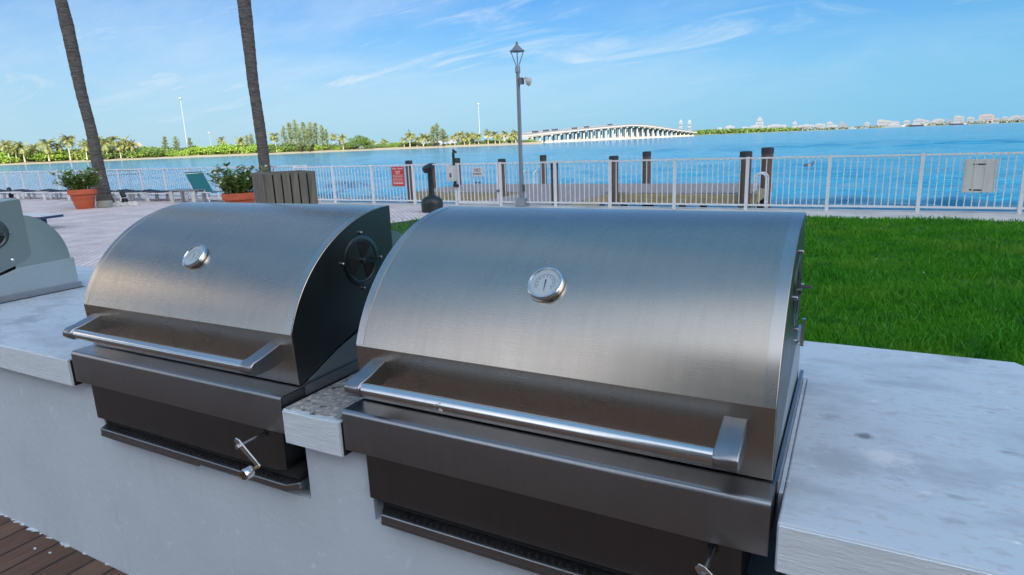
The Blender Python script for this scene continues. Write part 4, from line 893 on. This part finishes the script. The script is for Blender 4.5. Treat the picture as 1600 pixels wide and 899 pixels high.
pl_ = [o for o in COL.objects if o.get('group') == 'casuarina pines on the far shore']; pl_.sort(key=lambda o: math.atan2(o.location.x, o.location.y))
for i, o in enumerate(pl_):
    o['label'] = 'feathery far shore casuarina pine, %s pine from the left' % NTH[i]
# round sea grape tree
p = shore_pt(563, 8); r = thing('round_tree', (p[0], p[1], .3), 'broad round green tree standing alone right of the pine clump', 'tree')
random.seed(9); sc = 520/F_PX
bl = [(random.uniform(-7, 7), random.uniform(-3, 3), random.uniform(3.5, 8.2), 3.2, 3, 2.4) for _ in range(10)]+[(-8, 0, 3.5, 3, 3, 2.5), (8, 0, 3.2, 3, 3, 2.5), (0, 0, 8.5, 4, 3, 2.4)]
c_ = cloud_obj('crown', bl, 3200, .55, M['seagrape'], r); 
t_ = MB()
for k in range(4): t_.tube([(p[0]-3+2*k, p[1], .1), (p[0]-3.4+2.3*k, p[1], 4.5)], [.3, .15], 6)
t_.build('trunk', M['soil'], r)
r.rotation_euler.z = math.atan2(-p[0], p[1])
# low pale houses among the far trees
def house(u, back, w, h, d, label, roof=True):
    p = shore_pt(u, back); rz = math.atan2(-p[0], p[1]); r = thing('shore_building', (p[0], p[1], .3), label, 'building'); r.rotation_euler.z = rz
    o3 = (p[0], p[1], .3)
    MB().box((p[0], p[1], .3+h/2), (w, d, h)).build('wall', M['citywhite'], r)
    if roof: MB().prism([(p[0]-w*.54, .31+h), (p[0]+w*.54, .31+h), (p[0]+w*.40, .3+h*1.3), (p[0]-w*.40, .3+h*1.3)], 'y', p[1]-d*.54, p[1]+d*.54).build('roof', M['sand'], r)
    for k in range(4): x = p[0]-w*.36+w*.24*k; MB().bx(x-w*.05, x+w*.05, p[1]-d/2-.05, p[1]-d/2+.02, .3+h*.3, .3+h*.7).build('window', M['cityglass'], r)
house(208, 45, 15, 8.5, 8, 'pale roofed house showing over mangroves right of the leaning palm'); house(3, 40, 16, 5, 8, 'pale house behind shrubs at the far left shoreline')
house(598, 120, 26, 4.5, 8, 'long low pale building beyond the round far tree', False); house(728, 26, 15, 4, 8, 'low tan building near the shore before the bridge', True); house(690, 90, 40, 6, 8, 'long pale building behind the palms before the bridge', False); house(806, 40, 22, 6, 8, 'pale building at the near end of the bridge', False)
# light masts
def mast(u, vt, back, label, r_=.28):
    p = shore_pt(u, back); H = height_at(u, vt, p); r = thing('light_mast', (p[0], p[1], .3), label, 'light mast', 'tall light masts on the far shore')
    MB().tube([(p[0], p[1], .3), (p[0], p[1], H)], [r_*1.15, r_*.75], 10).build('pole', M['mast'], r, smooth=40); MB().lathe([(.6, H-.6), (1.3, H-.3), (1.3, H+.5), (.5, H+.9)], (p[0], p[1], 0), 10).build('light_ring', M['mast'], r)
mast(295.5, 154, 60, 'tall white light mast rising over mangroves between the palm trunks'); mast(750.5, 163, 60, 'tall white light mast left of the grey lamp post'); mast(332, 208, 200, 'short distant white mast right of the first tall mast', .15)

# ================================================================== BRIDGE
B0, B1 = far(812, 640)[:2], far(1074, 1120)[:2]
br = thing('causeway_bridge', (float(B0[0]), float(B0[1]), WZ), 'long arched concrete causeway bridge on many piers across the bay', 'bridge')
def bp_u(u):
    d = ray(u, hv(u)); d = d[:2]; e = B1-B0; A = np.array([[d[0], -e[0]], [d[1], -e[1]]]); t, s_ = np.linalg.solve(A, B0); return s_
UB = [812, 818.5, 850, 886, 917.5, 951, 974, 996, 1019, 1041, 1064, 1074]; VT = [209.6, 208.4, 205.0, 202.3, 199.0, 195.8, 194.7, 195.3, 198.3, 201.8, 204.8, 206.2]; VBt = [216, 214, 210.6, 206.4, 203.2, 200.2, 198.2, 199.4, 201.9, 204.8, 207.2, 208.2]
SS = [bp_u(u) for u in UB]
def bpos(s_): return B0+(B1-B0)*s_
TT = [height_at(u, v, bpos(s_)) for u, v, s_ in zip(UB, VT, SS)]; BT = [height_at(u, v, bpos(s_)) for u, v, s_ in zip(UB, VBt, SS)]
e = (B1-B0)/np.linalg.norm(B1-B0); nrm = np.array([-e[1], e[0]])
def deck(mb, s0, s1, zt, zb, off0, off1, n=40):
    vs = []; fs = []
    for i in range(n+1):
        s_ = s0+(s1-s0)*i/n; c_ = bpos(s_); a_, b2 = zt(s_), zb(s_)
        for o, z in ((off0, a_), (off1, a_), (off1, b2), (off0, b2)): vs.append((c_[0]+nrm[0]*o, c_[1]+nrm[1]*o, z))
    for i in range(n):
        for k in range(4): fs.append((i*4+k, i*4+(k+1) % 4, i*4+4+(k+1) % 4, i*4+4+k))
    fs += [(0, 1, 2, 3), tuple(n*4+k for k in (3, 2, 1, 0))]
    return mb.add(vs, fs)
def _top(s_): return float(np.interp(s_, SS, TT))
def _bot(s_): return float(np.interp(s_, SS, BT))
sm = max(.001, 0)
HWB = 13.
dkk = deck(MB(), SS[0]-.08, 1.02, lambda s_: _top(s_)-1.0, lambda s_: _top(s_)-2.6, -HWB, HWB).build('deck', M['bridge'], br, smooth=30)
smid0, smid1 = bp_u(966), bp_u(986)
def girder(s0, s1, mt):
    g_ = MB()
    for o in (-HWB+.6, -6, 0, 6, HWB-1.6): deck(g_, s0, s1, lambda s_: _top(s_)-2.61, lambda s_: _bot(s_)-.2, o, o+1., 24)
    g_.build('girder', mt, br)
girder(SS[0]-.05, smid0-.001, M['bridge']); girder(smid0, smid1, M['bridgeblue']); girder(smid1+.001, 1.02, M['bridge'])
for sd in (-1, 1):
    o0 = sd*HWB; deck(MB(), SS[0]-.08, 1.02, lambda s_: _top(s_)+.05, lambda s_: _top(s_)-1.0+.004, o0-.25, o0+.25).build('parapet', M['citywhite'], br)
npier = 27
for i in range(npier):
    s_ = .008+(.992-.008)*i/(npier-1); c_ = bpos(s_); zb = _bot(s_)-.25; pr = MB(); ang = math.atan2(nrm[1], nrm[0])
    if zb < 1.0: zb = 1.0
    pr.box((c_[0], c_[1], zb-.7), (2*HWB-1, 1.7, 1.4), ang)
    for o in (-9, -3, 3, 9): pr.tube([(c_[0]+nrm[0]*o, c_[1]+nrm[1]*o, -3), (c_[0]+nrm[0]*o, c_[1]+nrm[1]*o, zb-1.41)], .85, 8)
    pr.box((c_[0], c_[1], -.1), (2*HWB-2, 3.2, 2.6), ang)
    pr.build('pier', M['bridge'], br)
for i, (u, kind) in enumerate([(826, 'first'), (843, 'second'), (857, 'third'), (888, 'fourth'), (907, 'fifth'), (944, 'highest')]):
    s_ = bp_u(u); c_ = bpos(s_); c_ = c_ - nrm*8; z = _top(s_)-1.0; ang = math.atan2(e[1], e[0])
    v_ = thing('bridge_car', (c_[0], c_[1], z), 'tiny dark vehicle on the bridge deck, %s' % ('near its crest' if kind == 'highest' else kind+' from the left end'), 'vehicle', 'vehicles crossing the bridge')
    k_ = 1.5
    MB().box((c_[0], c_[1], z+1.1*k_), (5.2*k_, 2.1*k_, 1.2*k_), ang).build('body', M['car'], v_); MB().box((c_[0], c_[1], z+1.95*k_), (3.*k_, 1.9*k_, .7*k_), ang).build('cabin', M['cityglass'], v_)
    for a_ in (-1.5, 1.5):
        for b2 in (-1, 1): MB().lathe([(.5*k_, -.12), (.5*k_, .12)], (c_[0]+e[0]*a_*k_+nrm[0]*b2*k_, c_[1]+e[1]*a_*k_+nrm[1]*b2*k_, z+.5*k_), 10, Matrix.Rotation(ang, 3, 'Z') @ Matrix.Rotation(math.pi/2, 3, 'X')).build('wheel', M['tire'], v_)

# ================================================================== FAR CITY SHORE
FS = [(1050, 1900), (1130, 2300), (1200, 2600), (1300, 3200), (1400, 3900), (1600, 4700), (1800, 5200)]
def fdist(u): return float(np.interp(u, [a_ for a_, _ in FS], [b2 for _, b2 in FS]))
uu = np.linspace(1052, 1790, 60); m_ = MB(); vs = []
for u in uu:
    for bk, z in ((0, -1.4), (40, .8), (1500, 2.)): vs.append(tuple(far(u, fdist(u)+bk, z)))
m_.add(vs, [(i*3+j, i*3+3+j, i*3+4+j, i*3+1+j) for i in range(59) for j in range(2)]); struct(m_.build('city_shore', M['turf']))
V = []
random.seed(3)
bl = []
for k in range(520):
    u = random.uniform(1060, 1620); D = fdist(u)+random.uniform(30, 220); p = far(u, D); hpx = float(np.interp(u, [1060, 1080, 1110, 1180, 1240, 1290, 1600], [4.5, 6.5, 7.0, 6.0, 5.0, 2.6, 3.4])); h = hpx*D/F_PX
    bl.append((p[0], p[1], h*.45, D/F_PX*random.uniform(2.5, 5), 14, h*.5))
nearb = [b for b in bl if b[0] < -220]; farb = [b for b in bl if b[0] >= -220]
o = cloud_obj('shore_woods', nearb, 9000, 4.2, M['olive']); tag(o, 'low green wooded strip along the far shore right of the bridge', 'woods', kind='stuff')
o = cloud_obj('shore_treeline', farb, 9000, 6.0, M['farband']); tag(o, 'hazy dark strip of trees along the distant city waterfront', 'tree line', kind='stuff')
# (X centre, X half width, Y top, Y base in a 2.963x crop from (1060,160); look)
city = [(10, 9, 80, 135, 'T'), (50, 9, 80, 135, 'T'), (192, 10, 113, 127, 'w'), (238, 18, 104, 124, 'w'), (312, 16, 110, 124, 'w'), (374, 12, 68, 122, 'S'), (352, 16, 102, 122, 'w'), (394, 10, 106, 122, 'w'), (455, 36, 98, 120, 'w'), (537, 8, 83, 117, 'w'), (600, 22, 99, 116, 'w'), (560, 14, 104, 116, 'w'), (655, 18, 95, 115, 'w'), (698, 10, 85, 113, 'w'), (720, 12, 101, 113, 'w'), (752, 9, 85, 112, 'g'), (772, 8, 97, 112, 'g'), (872, 8, 88, 111, 'w'), (940, 16, 76, 109, 'w'), (968, 14, 81, 109, 'w'), (1000, 16, 86, 108, 'w'), (1055, 10, 79, 106, 'w'), (1112, 18, 72, 104, 'w'), (1142, 12, 80, 104, 'w'), (1202, 18, 73, 101, 'w'), (1180, 12, 84, 101, 'w'), (1250, 10, 76, 98, 'g'), (1296, 15, 57, 97, 'w'), (1351, 11, 64, 95, 'w'), (1424, 22, 50, 93, 'p'), (1395, 8, 76, 93, 'w'), (1510, 10, 62, 90, 'w'), (1488, 8, 74, 90, 'g'), (1557, 13, 57, 88, 'w'), (1594, 8, 56, 86, 'w'), (1535, 10, 72, 88, 'w'), (1470, 9, 72, 91, 'w')]
looks = {'w': 'white', 'g': 'hazy grey', 'p': 'pinkish', 'T': 'white', 'S': 'white stepped'}
for i, (X, hw, yt, yb, k) in enumerate(sorted(city)):
    u = 1060+X/2.963; D = fdist(u)+260; p = far(u, D, .6); w = 2*hw/2.963*D/F_PX; h = (height_at(u, 160+yt/2.963, p)-.6)*(1 if k in 'TS' else .9); dpt = min(w, 40); rz = math.atan2(-p[0], p[1]); x0, y0 = p[0], p[1]
    mt = {'w': M['citywhite'], 'g': M['citygrey'], 'p': M['citypink'], 'T': M['citywhite'], 'S': M['citywhite']}[k]
    if k == 'T': lab = 'slim white twin tower with pointed roof behind the bridge end, %s twin' % ('left' if X < 30 else 'right')
    elif k == 'S': lab = 'tall white stepped tower standing over the wooded far shore'
    elif k == 'p': lab = 'broad pinkish high-rise, widest block at the right of the skyline'
    else: lab = '%s waterfront building, %s from the left in the far skyline' % (looks[k], NTH[i])
    b = thing('city_building', (x0, y0, .6), lab, 'building', 'buildings of the far skyline'); b.rotation_euler.z = rz
    if k == 'T':
        MB().box((x0, y0, .6+h*.40), (w*.82, dpt*.8, h*.80)).build('tower', mt, b)
        MB().lathe([(w*.60, .6+h*.80), (w*.60, .6+h*.83), (w*.06, .6+h*1.0)], (x0, y0, 0), 4, Matrix.Rotation(math.pi/4, 3, 'Z')).build('roof', mt, b)
    elif k == 'S':
        MB().box((x0, y0, .6+h*.34), (w*1.2, dpt, h*.68)).build('tower', mt, b); MB().box((x0, y0, .6+h*.78), (w*.85, dpt*.8, h*.2-.02)).build('setback', mt, b); MB().box((x0, y0, .6+h*.94), (w*.4, dpt*.4, h*.118)).build('penthouse', mt, b)
    else:
        MB().box((x0, y0, .6+h*.45), (w, dpt, h*.90)).build('block', mt, b); MB().box((x0+w*random.uniform(-.2, .2), y0, .6+h*.955), (w*random.uniform(.35, .65), dpt*.6, h*.10)).build('penthouse', mt, b)
    if h > 25:
        nwin = max(2, int(h/14))
        wm = MB()
        for q in range(nwin): z = .6+h*(.08+.74*(q+.5)/nwin); wm.bx(x0-w*.38, x0+w*.38, y0-dpt*.5-.6, y0-dpt*.5+.1, z-h*.2/nwin, z+h*.12/nwin)
        wm.build('window_band', M['citygrey'], b)
# boats --------------------------------------------------------------
def boat(u, back, L, mt, label):
    D = fdist(u)-back; p = far(u, D, WZ); b = thing('motor_boat', (p[0], p[1], WZ), label, 'boat', 'boats off the far waterfront'); rz = math.atan2(-p[0], p[1]); b.rotation_euler.z = rz; x, y = p[0], p[1]; h = L*.10
    MB().add([(x-L/2, y-L*.1, WZ+.1), (x+L*.42, y-L*.1, WZ+.1), (x+L*.42, y+L*.1, WZ+.1), (x-L/2, y+L*.1, WZ+.1), (x-L*.5, y-L*.12, WZ+h), (x+L*.56, y, WZ+h*1.3), (x-L*.5, y+L*.12, WZ+h), (x+L*.25, y-L*.12, WZ+h), (x+L*.25, y+L*.12, WZ+h)],
             [(0, 1, 7, 4), (1, 5, 7), (1, 2, 5), (2, 8, 5), (2, 3, 6, 8), (3, 0, 4, 6), (4, 7, 8, 6), (7, 5, 8), (0, 3, 2, 1)]).build('hull', mt, b)
    MB().prism([(x-L*.3, WZ+h+.02), (x+L*.22, WZ+h+.02), (x+L*.1, WZ+h*1.9), (x-L*.3, WZ+h*1.9)], 'y', y-L*.08, y+L*.08).build('cabin', M['citywhite'], b); MB().bx(x-L*.2, x+L*.02, y-L*.06, y+L*.06, WZ+h*1.92, WZ+h*2.4).build('flybridge', M['citywhite'], b)
boat(1398, 60, 95, M['citywhite'], 'long white motor yacht lying off the far waterfront'); boat(1434, 110, 80, M['boatdark'], 'dark hulled boat off the waterfront right of the white yacht'); boat(1497, 110, 75, M['boatdark'], 'dark low boat below the pinkish high-rise'); boat(1331, 60, 32, M['citywhite'], 'small white boat left of the long white yacht'); boat(1353, 60, 22, M['citywhite'], 'tiny white boat between small boat and long yacht'); boat(1553, 120, 40, M['citywhite'], 'white boat off the far right end of the skyline')
# dark bird floating on the water
p = at(1262, 262, WZ); bd = MB().lathe([(.02, -.30), (.13, -.18), (.17, 0), (.12, .18), (.03, .32)], (p[0], p[1], WZ+.16), 12, Matrix.Rotation(math.pi/2, 3, 'Y'))
bd.tube([(p[0]+.26, p[1], WZ+.18), (p[0]+.34, p[1], WZ+.38), (p[0]+.42, p[1], WZ+.44), (p[0]+.54, p[1], WZ+.44)], [.07, .05, .055, .01], 8)
tag(bd.build('water_bird', M['boatdark'], loc=(p[0], p[1], WZ), smooth=50), 'dark bird floating on the water beyond the right fence', 'bird')

# ================================================================== APARTMENT BLOCK BEHIND THE CAMERA (casts the shade)
ab = thing('apartment_block', (25, -54, 0), 'long pale apartment block behind the patio that shades it', 'building')
M['facade'] = mat('beige_facade', (.80, .70, .60), .8); M['facadeglass'] = mat('facade_glass', (.06, .08, .09), .15)
BX0, BX1, BY0, BY1, HB = -16, 66, -63, -45, 45
MB().bx(BX0, BX1, BY0, BY1, 0, HB).build('wall', M['facade'], ab)
fl_ = MB(); gl = MB()
for i in range(1, 14):
    z = i*3.2; fl_.bx(BX0, BX1, BY1+.01, BY1+1.5, z-.1, z+.1)
    fl_.bx(BX0, BX1, BY1+1.38, BY1+1.48, z+.1, z+.95)
for i in range(0, 14):
    for k in range(20):
        x = BX0+2+k*4; gl.bx(x-1.3, x+1.3, BY1+.005, BY1+.03, i*3.2+.35, i*3.2+2.6)
wg = thing('neighbour_tower', (-90, -21, 0), 'warm pale tower left of the patio catching the sun', 'building')  # out-of-view tower, added so its sunlit face warms the lid reflections
MB().bx(-105, -78, -34, -8, 0, 36).build('wall', M['facade'], wg)
wl_ = MB()
for i in range(10):
    for k in range(6): wl_.bx(-78.02, -77.97, -32+k*4.2, -30+k*4.2, 1.2+i*3.3, 2.8+i*3.3)
wl_.build('window', M['facadeglass'], wg)
fl_.build('balcony', M['facade'], ab); gl.build('window', M['facadeglass'], ab)

for o in COL.objects:
    if '_o' in o: del o['_o']
